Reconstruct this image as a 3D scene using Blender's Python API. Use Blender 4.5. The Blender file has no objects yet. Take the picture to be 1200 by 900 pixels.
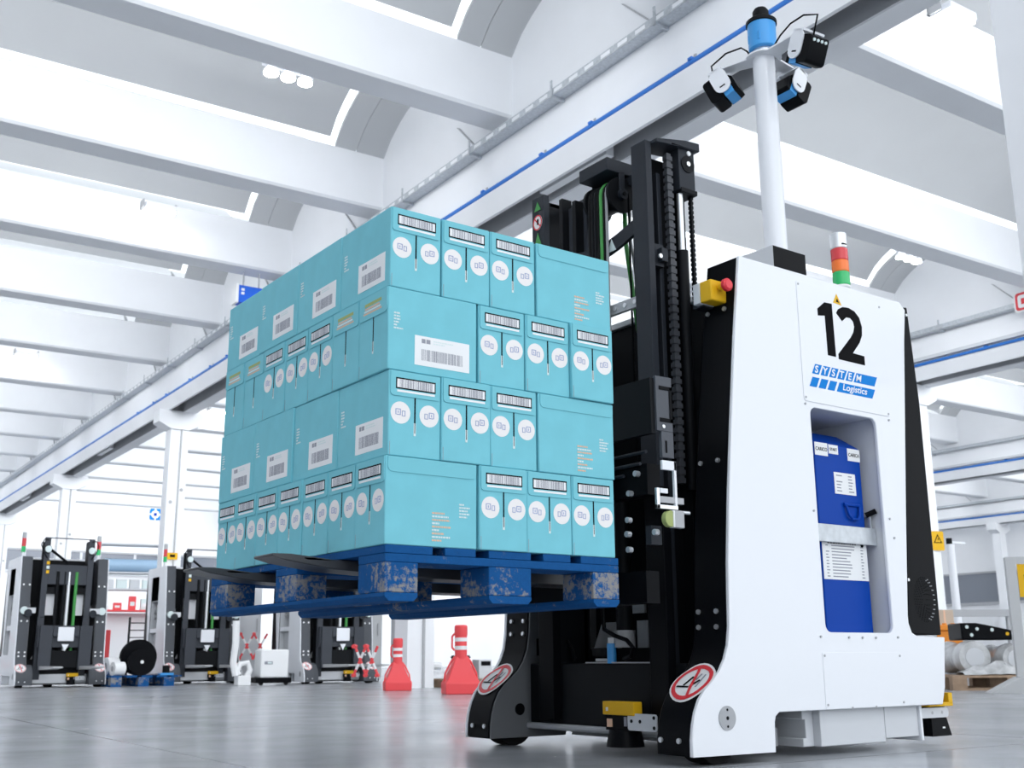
import bpy, math, random
from mathutils import Vector, Matrix
from mathutils.geometry import tessellate_polygon

random.seed(7)
S = bpy.context.scene
COL = S.collection
PI = math.pi
B = -0.03909            # the hall is turned this much against the truck and its load

# ------------------------------------------------------------------ camera
cd = bpy.data.cameras.new('camera')
cam = bpy.data.objects.new('camera', cd)
COL.objects.link(cam)
S.camera = cam
cd.sensor_width = 36.0
cd.lens = 1310.52 / 1200 * 36.0
cd.clip_start = 0.05
cd.clip_end = 400
yaw, pit, rol = 0.94263856, 0.24127357, -0.00646433
fw = Vector((math.cos(pit) * math.cos(yaw), math.cos(pit) * math.sin(yaw), math.sin(pit)))
rt = Vector((math.sin(yaw), -math.cos(yaw), 0))
up = rt.cross(fw)
rt2 = rt * math.cos(rol) + up * math.sin(rol)
up2 = -rt * math.sin(rol) + up * math.cos(rol)
m4 = Matrix((rt2, up2, -fw)).transposed().to_4x4()
m4.translation = Vector((-1.44643704, -2.55533977, 0.32196444))
cam.matrix_world = m4
cd.dof.use_dof = True
cd.dof.focus_distance = 3.6
cd.dof.aperture_fstop = 8.0

# ------------------------------------------------------------------ daylight from the open sides and the roof slits
W = bpy.data.worlds.new('world')
S.world = W
W.use_nodes = True
bgn = W.node_tree.nodes['Background']
bgn.inputs['Color'].default_value = (0.90, 0.95, 1.0, 1)
bgn.inputs['Strength'].default_value = 1.35

vs = S.view_settings
vs.view_transform = 'Standard'
vs.look = 'None'
vs.exposure = 0.55
vs.gamma = 1
vs.use_curve_mapping = False
S.cycles.max_bounces = 10
S.cycles.diffuse_bounces = 6
S.cycles.glossy_bounces = 4
S.cycles.sample_clamp_indirect = 6

# ------------------------------------------------------------------ materials
MATS = {}


def mat(name, col, rough=0.5, metal=0.0, spec=0.5, emit=0.0, noise=0.0, scale=8.0, coat=0.0, bump=0.0):
    if name in MATS:
        return MATS[name]
    m = bpy.data.materials.new(name)
    m.use_nodes = True
    nt = m.node_tree
    p = nt.nodes['Principled BSDF']
    c4 = (col[0], col[1], col[2], 1)
    p.inputs['Base Color'].default_value = c4
    p.inputs['Roughness'].default_value = rough
    p.inputs['Metallic'].default_value = metal
    p.inputs['Specular IOR Level'].default_value = spec
    p.inputs['Coat Weight'].default_value = coat
    if emit:
        p.inputs['Emission Color'].default_value = c4
        p.inputs['Emission Strength'].default_value = emit
    if noise or bump:
        tc = nt.nodes.new('ShaderNodeTexCoord')
        n = nt.nodes.new('ShaderNodeTexNoise')
        n.inputs['Scale'].default_value = scale
        n.inputs['Detail'].default_value = 4
        nt.links.new(tc.outputs['Object'], n.inputs['Vector'])
        if noise:
            r = nt.nodes.new('ShaderNodeValToRGB')
            a, b = 1 - noise, 1 + noise
            r.color_ramp.elements[0].position = 0.3
            r.color_ramp.elements[1].position = 0.7
            r.color_ramp.elements[0].color = (col[0] * a, col[1] * a, col[2] * a, 1)
            r.color_ramp.elements[1].color = (min(1, col[0] * b), min(1, col[1] * b), min(1, col[2] * b), 1)
            nt.links.new(n.outputs['Fac'], r.inputs['Fac'])
            nt.links.new(r.outputs['Color'], p.inputs['Base Color'])
        if bump:
            bp = nt.nodes.new('ShaderNodeBump')
            bp.inputs['Strength'].default_value = bump
            bp.inputs['Distance'].default_value = 0.004
            nt.links.new(n.outputs['Fac'], bp.inputs['Height'])
            nt.links.new(bp.outputs['Normal'], p.inputs['Normal'])
    MATS[name] = m
    return m


def worn_paint(name, paint, wood, thresh):
    m = bpy.data.materials.new(name)
    m.use_nodes = True
    nt = m.node_tree
    p = nt.nodes['Principled BSDF']
    p.inputs['Roughness'].default_value = 0.75
    p.inputs['Specular IOR Level'].default_value = 0.15
    tc = nt.nodes.new('ShaderNodeTexCoord')
    n = nt.nodes.new('ShaderNodeTexNoise')
    n.inputs['Scale'].default_value = 55
    n.inputs['Detail'].default_value = 8
    n.inputs['Roughness'].default_value = 0.75
    n2 = nt.nodes.new('ShaderNodeTexNoise')
    n2.inputs['Scale'].default_value = 7
    n2.inputs['Detail'].default_value = 3
    r = nt.nodes.new('ShaderNodeValToRGB')
    r.color_ramp.elements[0].position = thresh
    r.color_ramp.elements[1].position = thresh + 0.06
    r.color_ramp.elements[0].color = (1, 1, 1, 1)
    r.color_ramp.elements[1].color = (0, 0, 0, 1)
    add = nt.nodes.new('ShaderNodeMath')
    add.operation = 'MULTIPLY_ADD'
    add.inputs[1].default_value = 0.55
    sc = nt.nodes.new('ShaderNodeMath')
    sc.operation = 'MULTIPLY'
    sc.inputs[1].default_value = 0.45
    vp = nt.nodes.new('ShaderNodeMix')
    vp.data_type = 'RGBA'
    vp.inputs[6].default_value = (paint[0] * 0.62, paint[1] * 0.62, paint[2] * 0.62, 1)
    vp.inputs[7].default_value = (paint[0] * 1.3, paint[1] * 1.3, min(1, paint[2] * 1.3), 1)
    mx = nt.nodes.new('ShaderNodeMix')
    mx.data_type = 'RGBA'
    mx.inputs[7].default_value = (*wood, 1)
    L = nt.links.new
    L(tc.outputs['Object'], n.inputs['Vector'])
    L(tc.outputs['Object'], n2.inputs['Vector'])
    L(n2.outputs['Fac'], sc.inputs[0])
    L(n.outputs['Fac'], add.inputs[0])
    L(sc.outputs[0], add.inputs[2])
    L(add.outputs[0], r.inputs['Fac'])
    L(n.outputs['Fac'], vp.inputs[0])
    L(vp.outputs[2], mx.inputs[6])
    L(r.outputs['Color'], mx.inputs[0])
    L(mx.outputs[2], p.inputs['Base Color'])
    bp = nt.nodes.new('ShaderNodeBump')
    bp.inputs['Strength'].default_value = 0.5
    bp.inputs['Distance'].default_value = 0.003
    L(n.outputs['Fac'], bp.inputs['Height'])
    L(bp.outputs['Normal'], p.inputs['Normal'])
    MATS[name] = m
    return m


def floor_material():
    m = bpy.data.materials.new('polished_concrete')
    m.use_nodes = True
    nt = m.node_tree
    L = nt.links.new
    p = nt.nodes['Principled BSDF']
    p.inputs['Specular IOR Level'].default_value = 0.3
    tc = nt.nodes.new('ShaderNodeTexCoord')
    n = nt.nodes.new('ShaderNodeTexNoise')
    n.inputs['Scale'].default_value = 0.9
    n.inputs['Detail'].default_value = 9
    n.inputs['Roughness'].default_value = 0.65
    r = nt.nodes.new('ShaderNodeValToRGB')
    r.color_ramp.elements[0].position = 0.32
    r.color_ramp.elements[1].position = 0.7
    r.color_ramp.elements[0].color = (0.33, 0.345, 0.365, 1)
    r.color_ramp.elements[1].color = (0.48, 0.50, 0.53, 1)
    br = nt.nodes.new('ShaderNodeTexBrick')
    br.offset = 0
    br.inputs['Color1'].default_value = (1, 1, 1, 1)
    br.inputs['Color2'].default_value = (0.93, 0.93, 0.93, 1)
    br.inputs['Mortar'].default_value = (0.45, 0.45, 0.45, 1)
    br.inputs['Scale'].default_value = 1.0
    br.inputs['Mortar Size'].default_value = 0.006
    br.inputs['Brick Width'].default_value = 3.0
    br.inputs['Row Height'].default_value = 3.0
    mu = nt.nodes.new('ShaderNodeMix')
    mu.data_type = 'RGBA'
    mu.blend_type = 'MULTIPLY'
    mu.inputs[0].default_value = 1.0
    rr = nt.nodes.new('ShaderNodeMapRange')
    rr.inputs[3].default_value = 0.12
    rr.inputs[4].default_value = 0.34
    n2 = nt.nodes.new('ShaderNodeTexNoise')
    n2.inputs['Scale'].default_value = 2.3
    n2.inputs['Detail'].default_value = 6
    L(tc.outputs['Object'], n.inputs['Vector'])
    L(tc.outputs['Object'], n2.inputs['Vector'])
    L(tc.outputs['Object'], br.inputs['Vector'])
    L(n.outputs['Fac'], r.inputs['Fac'])
    L(r.outputs['Color'], mu.inputs[6])
    L(br.outputs['Color'], mu.inputs[7])
    L(mu.outputs[2], p.inputs['Base Color'])
    L(n2.outputs['Fac'], rr.inputs[0])
    L(rr.outputs[0], p.inputs['Roughness'])
    MATS['floor'] = m
    return m


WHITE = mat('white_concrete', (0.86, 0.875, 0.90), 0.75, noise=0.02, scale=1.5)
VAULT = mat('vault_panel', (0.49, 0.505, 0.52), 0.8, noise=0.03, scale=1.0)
GROOVE_SHADE = mat('groove_shade', (0.40, 0.41, 0.43), 0.85, noise=0.05, scale=2.0)  # darker grey stands in for the shade inside the beam groove
WALLW = mat('white_plaster', (0.84, 0.85, 0.87), 0.8, noise=0.02, scale=0.8)
GALV = mat('galvanised_steel', (0.55, 0.58, 0.61), 0.45, 0.6, noise=0.12, scale=30)
SILVER = mat('brushed_steel', (0.72, 0.74, 0.76), 0.3, 0.8)
BLUEPIPE = mat('blue_conduit', (0.03, 0.19, 0.62), 0.45)
PANEL = mat('white_lacquer', (0.82, 0.84, 0.88), 0.35, coat=0.3)
SHEETG = mat('grey_sheet', (0.42, 0.43, 0.45), 0.5)
LIGHTG = mat('light_grey_sheet', (0.62, 0.64, 0.67), 0.45)
BLACK = mat('black_lacquer', (0.004, 0.0045, 0.006), 0.35, spec=0.06)
SLATE = mat('slate_steel', (0.022, 0.026, 0.034), 0.5, spec=0.2)
DARK = mat('dark_steel', (0.006, 0.007, 0.009), 0.5, spec=0.12)
RUBBER = mat('black_rubber', (0.010, 0.010, 0.011), 0.8, spec=0.15)
CHAIN = mat('chain_plastic', (0.06, 0.064, 0.074), 0.5, spec=0.3)
YELLOW = mat('signal_yellow', (0.78, 0.45, 0.015), 0.4, spec=0.2)
RED = mat('signal_red', (0.75, 0.03, 0.045), 0.4)
LAMPRED = mat('lamp_red', (0.70, 0.05, 0.06), 0.15, spec=0.6)
LAMPORA = mat('lamp_orange', (0.95, 0.20, 0.03), 0.15, spec=0.6)
LAMPGRN = mat('lamp_green', (0.03, 0.50, 0.15), 0.15, spec=0.6)
PRINTB = mat('print_black', (0.004, 0.004, 0.005), 0.6, spec=0.05)
PRINTW = mat('print_white', (0.86, 0.87, 0.88), 0.6)
PRINTG = mat('print_grey', (0.30, 0.31, 0.36), 0.6)
LOGO = mat('logo_blue', (0.003, 0.215, 0.66), 0.5, spec=0.1)
BATT = mat('battery_blue', (0.001, 0.052, 0.36), 0.45, spec=0.12)
SICK = mat('sensor_blue', (0.05, 0.33, 0.74), 0.4)
GREENP = mat('hose_green', (0.05, 0.30, 0.06), 0.5)
GREYH = mat('hose_grey', (0.30, 0.31, 0.32), 0.5)
TEAL = mat('teal_cardboard', (0.195, 0.565, 0.655), 0.6, spec=0.2, noise=0.035, scale=14)
TEALD = mat('teal_fold', (0.195, 0.56, 0.645), 0.6, spec=0.2)
KRAFT = mat('kraft_print', (0.80, 0.52, 0.36), 0.7)
PALE = mat('pale_print', (0.70, 0.80, 0.80), 0.7)
STICK = mat('round_sticker_white', (0.87, 0.84, 0.83), 0.6)
STICKP = mat('sticker_print', (0.35, 0.40, 0.60), 0.6)
GREENPRINT = mat('green_print', (0.38, 0.44, 0.16), 0.7)
PBLUE = worn_paint('worn_blue_paint', (0.006, 0.085, 0.27), (0.24, 0.24, 0.24), 0.36)
PBLUEW = worn_paint('worn_blue_block', (0.006, 0.085, 0.27), (0.27, 0.265, 0.26), 0.445)
PWOOD = mat('pallet_underside', (0.20, 0.19, 0.18), 0.85, noise=0.25, scale=20)
ORANGE = mat('orange_paint', (0.85, 0.28, 0.02), 0.45)
CONE = mat('red_plastic', (0.86, 0.075, 0.085), 0.45)
GLASSB = mat('dim_window', (0.20, 0.22, 0.26), 0.2)
SLATE2 = mat('grey_slate', (0.052, 0.058, 0.070), 0.5, spec=0.2)
STRIPG = mat('strip_grey', (0.085, 0.092, 0.105), 0.5, spec=0.2)
GREYP = mat('grey_paint', (0.50, 0.51, 0.52), 0.5)
WRAP = mat('plastic_wrap', (0.52, 0.53, 0.54), 0.25, spec=0.6, noise=0.3, scale=9)
WOOD = mat('raw_pallet_wood', (0.36, 0.25, 0.17), 0.85, noise=0.2, scale=12)
LAMPW = mat('lamp_diffuser', (1.0, 0.98, 0.96), 0.5, emit=22.0)
CARDB = mat('brown_board', (0.55, 0.45, 0.36), 0.8)
FLOOR = floor_material()


# ------------------------------------------------------------------ geometry collector
class G:
    def __init__(s):
        s.v, s.f, s.m, s.mats = [], [], [], []
        s.T = None

    def _mi(s, m):
        if m not in s.mats:
            s.mats.append(m)
        return s.mats.index(m)

    def add(s, vs, fs, m):
        b = len(s.v)
        if s.T is not None:
            vs = [tuple(s.T @ Vector(q)) for q in vs]
        s.v += [tuple(q) for q in vs]
        mi = s._mi(m)
        for f in fs:
            s.f.append(tuple(i + b for i in f))
            s.m.append(mi)
        return s

    def box(s, x0, x1, y0, y1, z0, z1, m):
        if x0 > x1: x0, x1 = x1, x0
        if y0 > y1: y0, y1 = y1, y0
        if z0 > z1: z0, z1 = z1, z0
        vs = [(x0, y0, z0), (x1, y0, z0), (x1, y1, z0), (x0, y1, z0), (x0, y0, z1), (x1, y0, z1), (x1, y1, z1), (x0, y1, z1)]
        return s.add(vs, [(3, 2, 1, 0), (4, 5, 6, 7), (0, 1, 5, 4), (1, 2, 6, 5), (2, 3, 7, 6), (3, 0, 4, 7)], m)

    def prism(s, poly, axis, a, b, m, hole=None):
        """poly of 2-D points; axis 'y': (x,z) swept in y; 'x': (y,z) swept in x; 'z': (x,y) swept in z"""
        def P(q, t):
            return (q[0], t, q[1]) if axis == 'y' else (t, q[0], q[1]) if axis == 'x' else (q[0], q[1], t)
        rings = [list(poly)] + ([list(hole)] if hole else [])
        tris = tessellate_polygon([[Vector((q[0], q[1], 0)) for q in r] for r in rings])
        flat = [q for r in rings for q in r]
        n = len(flat)
        vs = [P(q, a) for q in flat] + [P(q, b) for q in flat]
        fs = []
        for t in tris:
            fs.append(tuple(t))
            fs.append(tuple(i + n for i in reversed(t)))
        o = 0
        for r in rings:
            k = len(r)
            for i in range(k):
                j = (i + 1) % k
                fs.append((o + i, o + j, o + j + n, o + i + n))
            o += k
        return s.add(vs, fs, m)

    def cyl(s, p0, p1, r0, m, r1=None, n=16, cap=True):
        r1 = r0 if r1 is None else r1
        p0, p1 = Vector(p0), Vector(p1)
        d = (p1 - p0).normalized()
        a = d.orthogonal().normalized()
        b = d.cross(a)
        vs = []
        for p, r in ((p0, r0), (p1, r1)):
            for i in range(n):
                t = 2 * PI * i / n
                vs.append(p + a * (r * math.cos(t)) + b * (r * math.sin(t)))
        fs = [(i, (i + 1) % n, (i + 1) % n + n, i + n) for i in range(n)]
        if cap:
            fs += [tuple(reversed(range(n))), tuple(range(n, 2 * n))]
        return s.add(vs, fs, m)

    def lathe(s, c, prof, m, n=20, axis='z'):
        vs = []
        for (r, h) in prof:
            for i in range(n):
                t = 2 * PI * i / n
                a, b = r * math.cos(t), r * math.sin(t)
                q = (a, b, h) if axis == 'z' else (a, h, b) if axis == 'y' else (h, a, b)
                vs.append((c[0] + q[0], c[1] + q[1], c[2] + q[2]))
        fs = []
        for k in range(len(prof) - 1):
            for i in range(n):
                j = (i + 1) % n
                fs.append((k * n + i, k * n + j, (k + 1) * n + j, (k + 1) * n + i))
        fs.append(tuple(range(n)))
        fs.append(tuple(range((len(prof) - 1) * n, len(prof) * n)))
        return s.add(vs, fs, m)

    def tube(s, pts, r, m, n=8):
        pts = [Vector(p) for p in pts]
        rings = []
        prev = None
        for i, p in enumerate(pts):
            d = (pts[min(i + 1, len(pts) - 1)] - pts[max(i - 1, 0)]).normalized()
            a = d.orthogonal().normalized() if prev is None else (prev - d * prev.dot(d)).normalized()
            prev = a
            b = d.cross(a)
            rings.append([p + a * (r * math.cos(2 * PI * k / n)) + b * (r * math.sin(2 * PI * k / n)) for k in range(n)])
        vs = [q for g in rings for q in g]
        fs = []
        for i in range(len(pts) - 1):
            for k in range(n):
                j = (k + 1) % n
                fs.append((i * n + k, i * n + j, (i + 1) * n + j, (i + 1) * n + k))
        fs += [tuple(reversed(range(n))), tuple(range((len(pts) - 1) * n, len(pts) * n))]
        return s.add(vs, fs, m)

    def mesh(s, name):
        me = bpy.data.meshes.new(name)
        me.from_pydata(s.v, [], s.f)
        for m in s.mats:
            me.materials.append(m)
        me.polygons.foreach_set('material_index', s.m)
        me.polygons.foreach_set('use_smooth', [True] * len(s.f))
        me.update()
        import bmesh
        bm = bmesh.new()
        bm.from_mesh(me)
        bmesh.ops.recalc_face_normals(bm, faces=bm.faces)
        bm.to_mesh(me)
        bm.free()
        me.set_sharp_from_angle(angle=0.55)
        return me

    def build(s, name, parent=None, loc=None, rz=None, bev=0):
        return put(name, s.mesh(name), parent, loc, rz, bev)


def put(name, me, parent=None, loc=None, rz=None, bev=0):
    o = bpy.data.objects.new(name, me)
    COL.objects.link(o)
    if parent: o.parent = parent
    if loc: o.location = loc
    if rz is not None: o.rotation_euler = (0, 0, rz)
    if bev:
        b = o.modifiers.new('edge', 'BEVEL')
        b.width = bev
        b.segments = 2
        b.limit_method = 'ANGLE'
        b.angle_limit = 0.6
    return o


def tag(o, label=None, cat=None, group=None, kind=None):
    if label: o['label'] = label
    if cat: o['category'] = cat
    if group: o['group'] = group
    if kind: o['kind'] = kind
    return o


def thing(name, label, cat, loc=(0, 0, 0), rz=0.0, group=None):
    o = bpy.data.objects.new(name, None)
    o.empty_display_size = 0.1
    COL.objects.link(o)
    o.location = loc
    o.rotation_euler = (0, 0, rz)
    return tag(o, label, cat, group)


def children_of(o):
    return CH.get(o.name, [])


def copy_tree(o, parent=None):
    c = o.copy()
    COL.objects.link(c)
    if parent: c.parent = parent
    for ch in list(o.children):
        copy_tree(ch, c)
    return c


def struct(name, g, rz=B, loc=None, bev=0, label=None):
    o = g.build(name, None, loc, rz, bev)
    o['kind'] = 'structure'
    if label: o['label'] = label
    return o


def text(name, body, size, loc, rot, m, parent, ext=0.0006, align='LEFT', shear=0.0, bold=0.0, sx=1.0):
    c = bpy.data.curves.new(name, 'FONT')
    c.body = body
    c.size = size
    c.extrude = ext
    c.align_x = align
    c.shear = shear
    c.offset = bold
    c.materials.append(m)
    tmp = bpy.data.objects.new(name + '_curve', c)
    o = bpy.data.objects.new(name, bpy.data.meshes.new_from_object(tmp))
    bpy.data.objects.remove(tmp)
    COL.objects.link(o)
    o.location = loc
    o.rotation_euler = rot
    o.scale = (sx, 1, 1)
    if parent: o.parent = parent
    return o


def loc_b(x, y, z=0.0):          # hall coordinates to world
    return (x * math.cos(B) - y * math.sin(B), x * math.sin(B) + y * math.cos(B), z)


def rrect(x0, x1, z0, z1, r, n=4):
    out = []
    for cx, cz, a0 in ((x1 - r, z1 - r, 0), (x0 + r, z1 - r, 90), (x0 + r, z0 + r, 180), (x1 - r, z0 + r, 270)):
        for i in range(n + 1):
            t = math.radians(a0 + 90 * i / n)
            out.append((cx + r * math.cos(t), cz + r * math.sin(t)))
    return out


# ================================================================== the hall
RIB_FILL = 8.3  # strength of the added fill lamps behind the ribs
g = G(); g.box(-40, 70, -40, 70, -0.2, 0, FLOOR)
struct('floor', g, label='polished grey concrete floor of the bright factory hall')

RIBY = [6.85 + 3.13 * k for k in range(-4, 12)]
RIBW, RZ0, RZ1 = 0.42, 6.18, 6.92
BEAMX = [5.0 + 10.7 * k for k in range(4)]
BAYS = [(-5.7, 5.0)] + [(x + 0.57, x + 10.7) for x in BEAMX[:3]]
YA, YB = -9.0, 43.98


def arch(y0, y1, rise, z0, z1, n=14):
    out = []
    for i in range(n + 1):
        t = i / n
        out.append((y0 + (y1 - y0) * t, z0 + (z1 - z0) * t + rise * (1 - (2 * t - 1) ** 2) ** 0.8))
    return out


def shell(y0, y1, rise, z0, z1, th):
    a = arch(y0, y1, rise, z0, z1)
    return a + [(q[0], q[1] + th) for q in reversed(a)]


for bi, (xa, xb) in enumerate(BAYS):
    L = xb - xa
    rg = G()
    rg.prism([(0.03, RZ0), (RIBW - 0.03, RZ0), (RIBW, RZ0 + 0.03), (RIBW, RZ1), (0, RZ1), (0, RZ0 + 0.03)], 'x', 0, L, WHITE)
    rib_me = rg.mesh('roof_rib')
    vg = G()
    gapw = 3.13 - RIBW
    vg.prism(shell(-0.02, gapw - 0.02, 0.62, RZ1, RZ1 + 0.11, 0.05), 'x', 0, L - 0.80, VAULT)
    v_me = vg.mesh('ceiling_vault')
    kg = G()
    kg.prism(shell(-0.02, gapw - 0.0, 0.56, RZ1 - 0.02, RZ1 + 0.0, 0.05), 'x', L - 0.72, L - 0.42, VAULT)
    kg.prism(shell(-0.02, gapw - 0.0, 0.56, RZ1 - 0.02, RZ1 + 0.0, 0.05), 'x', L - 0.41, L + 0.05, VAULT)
    k_me = kg.mesh('ceiling_arch')
    tg = G()
    poly = arch(-RIBW - 0.0, gapw, 0.0, RZ0 - 0.25, RZ0 - 0.25, 1)
    poly = [(-RIBW, RZ0 - 0.25), (gapw, RZ0 - 0.25), (gapw, RZ1)] + list(reversed(arch(0, gapw, 0.56, RZ1, RZ1)))[1:] + [(-RIBW, RZ1)]
    tg.prism(poly, 'x', L + 0.0, L + 0.12, WHITE)
    t_me = tg.mesh('wall_arch')
    lg = G()
    lg.prism([(0.42, 6.36), (0.50, 6.36), (0.50, 6.40), (0.46, 6.50), (0.42, 6.50)], 'x', 0.3, L - 0.9, LIGHTG)  # unseen housing made up for the fill lamp on the rib back
    l_me = lg.mesh('fill_housing')
    dg = G()
    dg.prism([(0.70, 6.52), (0.74, 6.54), (0.30, 6.10), (0.26, 6.08)], 'x', L - 0.03, L - 0.005, SHEETG)
    d_me = dg.mesh('brace')
    for y in RIBY:
        o = put('roof_rib', rib_me, None, loc_b(xa, y), B); o['kind'] = 'structure'
        put('fill_housing', l_me, o)
        ld = bpy.data.lights.new('rib_fill_light', 'AREA')  # added fill lamp, out of view, brightens rib faces and vaults
        ld.shape = 'RECTANGLE'
        ld.size = L - 1.4
        ld.size_y = 0.08
        ld.energy = RIB_FILL * L
        ld.color = (0.95, 0.975, 1.0)
        lo = bpy.data.objects.new('rib_fill_light', ld)
        COL.objects.link(lo)
        lo.parent = o
        lo.location = (L / 2 - 0.3, 0.54, 6.46)
        lo.rotation_euler = (math.radians(87), 0, 0)
        o = put('ceiling_vault', v_me, None, loc_b(xa, y + RIBW), B); o['kind'] = 'structure'
        o = put('ceiling_arch', k_me, None, loc_b(xa, y + RIBW), B); o['kind'] = 'structure'
        o = put('wall_arch', t_me, None, loc_b(xa, y + RIBW), B); o['kind'] = 'structure'
        put('brace', d_me, o)

# the inverted-T main beams with a groove below
sec = [(0, 5.96), (0, 5.42), (-0.07, 5.40), (0.02, 5.17), (0.06, 5.17), (0.06, 5.42), (0.33, 5.42), (0.33, 5.15), (0.57, 5.15), (0.60, 5.39), (0.57, 5.42), (0.57, 5.96)]
mg = G(); mg.prism(sec, 'y', YA, YB, WHITE)
mg.box(0.0605, 0.063, YA, YB, 5.18, 5.418, GROOVE_SHADE); mg.box(0.327, 0.3295, YA, YB, 5.17, 5.418, GROOVE_SHADE); mg.box(0.063, 0.327, YA, YB, 5.415, 5.4195, GROOVE_SHADE)  # thin liners that carry the groove's shade as colour
bar = mg.mesh('main_beam')
jg = G()
for j in range(5):
    y = 5.4 + 9.39 * (j - 1)
    jg.box(0.15, 0.25, y, y + 1.15, 5.20, 5.425, WHITE)
j_me = jg.mesh('beam_insert')
for x in BEAMX:
    o = put('main_beam', bar, None, loc_b(x, 0), B); o['kind'] = 'structure'
    p = put('beam_insert', j_me, o)

# columns with their heads
cg = G()
cg.prism([(-0.18, -0.16), (0.18, -0.16), (0.18, 0.16), (-0.18, 0.16)], 'z', 0, 5.16, WHITE)
cg.box(-0.44, 0.44, -0.2, 0.2, 4.93, 5.17, WHITE)
cg.prism([(-0.44, 4.93), (0.44, 4.93), (0.18, 4.8), (-0.18, 4.8)], 'y', -0.2, 0.2, WHITE)
c_me = cg.mesh('column')
jt = G(); jt.box(0.02, 0.045, -0.185, -0.159, 0, 4.8, SHEETG)
jt_me = jt.mesh('down_pipe')
hg = G()
for (x, z) in ((-0.1, 3.35), (0.1, 3.6)):
    hg.cyl((x, -0.168, z), (x, -0.159, z), 0.035, SHEETG, n=10)
h_me = hg.mesh('socket_hole')
for i, x in enumerate(BEAMX):
    for k in range(0, 4):
        y = 9.45 if (i == 0 and k == 0) else 10.02 + 9.36 * k
        o = put('column', c_me, None, loc_b(x + 0.285, y), B); o['kind'] = 'structure'
        if i == 0:
            put('down_pipe', jt_me, o); put('socket_hole', h_me, o)
o = put('column', c_me, None, loc_b(5.285, 1.03), B); o['kind'] = 'structure'
o = put('column', c_me, None, loc_b(37.385, 22.4), B); o['kind'] = 'structure'

# cable trays and blue conduits on the beams
for i, x in enumerate(BEAMX):
    t = thing('cable_tray', ['grey perforated cable tray along the top of the nearest main beam', 'grey cable tray on the second main beam behind the forklift',
                             'grey cable tray on the third main beam, behind the second one', 'grey cable tray on the farthest main beam'][i], 'cable tray', loc_b(x, 0), B, 'cable trays on the main beams')
    a = G()
    a.box(-0.15, -0.003, YA, YB, 5.965, 5.975, GALV)
    a.box(-0.155, -0.148, YA, YB, 5.965, 6.045, GALV)
    a.build('tray_channel', t)
    if i == 0:
        s_ = G()
        y = 0.5
        while y < 30:
            s_.box(-0.158, -0.1545, y, y + 0.14, 5.985, 6.025, WHITE)
            y += 0.26
        tag(s_.build('tray_slots', t), kind='stuff')
    bg_ = G()
    bg_.box(-0.17, -0.003, 0, 0.03, 5.935, 5.965, GALV)
    bg_.box(-0.17, -0.16, 0, 0.03, 5.935, 6.13, GALV)
    b_me = bg_.mesh('tray_bracket')
    for k in range(14 if i == 0 else 5):
        put('tray_bracket', b_me, t, (0, 1.0 + k * (1.62 if i == 0 else 4), 0))
    t = thing('blue_conduit', ['bright blue conduit pipe along the edge of the nearest main beam', 'blue conduit pipe on the second main beam behind the forklift',
                               'blue conduit pipe on the third main beam, behind the second one', 'blue conduit pipe on the farthest main beam'][i], 'conduit', loc_b(x, 0), B, 'blue conduits on the main beams')
    a = G(); a.cyl((-0.04, YA, 5.445), (-0.04, YB, 5.445), 0.026, BLUEPIPE, n=8); a.build('pipe', t)
    cl = G(); cl.box(-0.07, 0.0, 0, 0.05, 5.46, 5.485, BLUEPIPE); cl.box(-0.012, 0.0, 0, 0.03, 5.46, 5.53, SHEETG)
    cme = cl.mesh('pipe_clip')
    for k in range(18 if i == 0 else 6):
        put('pipe_clip', cme, t, (0, 1.6 + k * (1.15 if i == 0 else 3.3) + (0.3 if k % 3 == 0 else 0), 0))
    if i:
        a = G(); a.box(-0.09, -0.01, YA, YB, 5.50, 5.56, LIGHTG); a.build('light_rail', t)

# walls
g = G()
g.box(-6.3, -6.0, -9, 44.0, 0, 9, WALLW)  # unseen wall added to cut the light on faces turned left
struct('shade_wall_left', g)
g = G()
g.box(-6, 60, 44.0, 44.3, 0, 9, WALLW)
struct('wall_back', g, label='white end wall far behind the parked forklifts')
g = G()
g.box(38.2, 38.5, -10, 43.98, 0, 9, WALLW)
struct('wall_right', g, label='white side wall far behind the forklift')

# ================================================================== pallet
PZ = 0.47
pal = thing('pallet', 'blue worn wooden pallet lifted on the forks under the teal cartons', 'pallet', (0, 0, PZ))
for i, (x0, w) in enumerate(((0, .145), (.1838, .1), (.3275, .145), (.5162, .1), (.655, .145))):
    g = G(); g.box(x0, x0 + w, 0, 1.2, .1225, .144, PBLUE); g.build('deck_board', pal, bev=.002)
for y0 in (0, .5275, 1.055):
    g = G(); g.box(0, .8, y0, y0 + .145, .1, .122, PBLUE); g.build('stringer_board', pal, bev=.002)
for x0, w in ((0, .1), (.3275, .145), (.7, .1)):
    for y0 in (0, .5275, 1.055):
        g = G(); g.box(x0, x0 + w, y0, y0 + .145, .022, .0998, PBLUEW); g.build('block', pal, bev=.003)
    g = G()
    ch = .012
    g.prism([(x0 + ch, 0), (x0 + w - ch, 0), (x0 + w, ch), (x0 + w, .0218), (x0, .0218), (x0, ch)], 'y', 0, 1.2, PBLUE)
    g.build('bottom_board', pal, bev=.001)

# ================================================================== cartons
CW, CL, CH_ = 0.1640, 0.2900, 0.2345
cache = {}


def face_map(f):
    if f == 'N': return lambda u, v, n: (u, -n, v)
    if f == 'L': return lambda u, v, n: (-n, CL - u, v)
    return lambda u, v, n: (CW + n, u, v)


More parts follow.
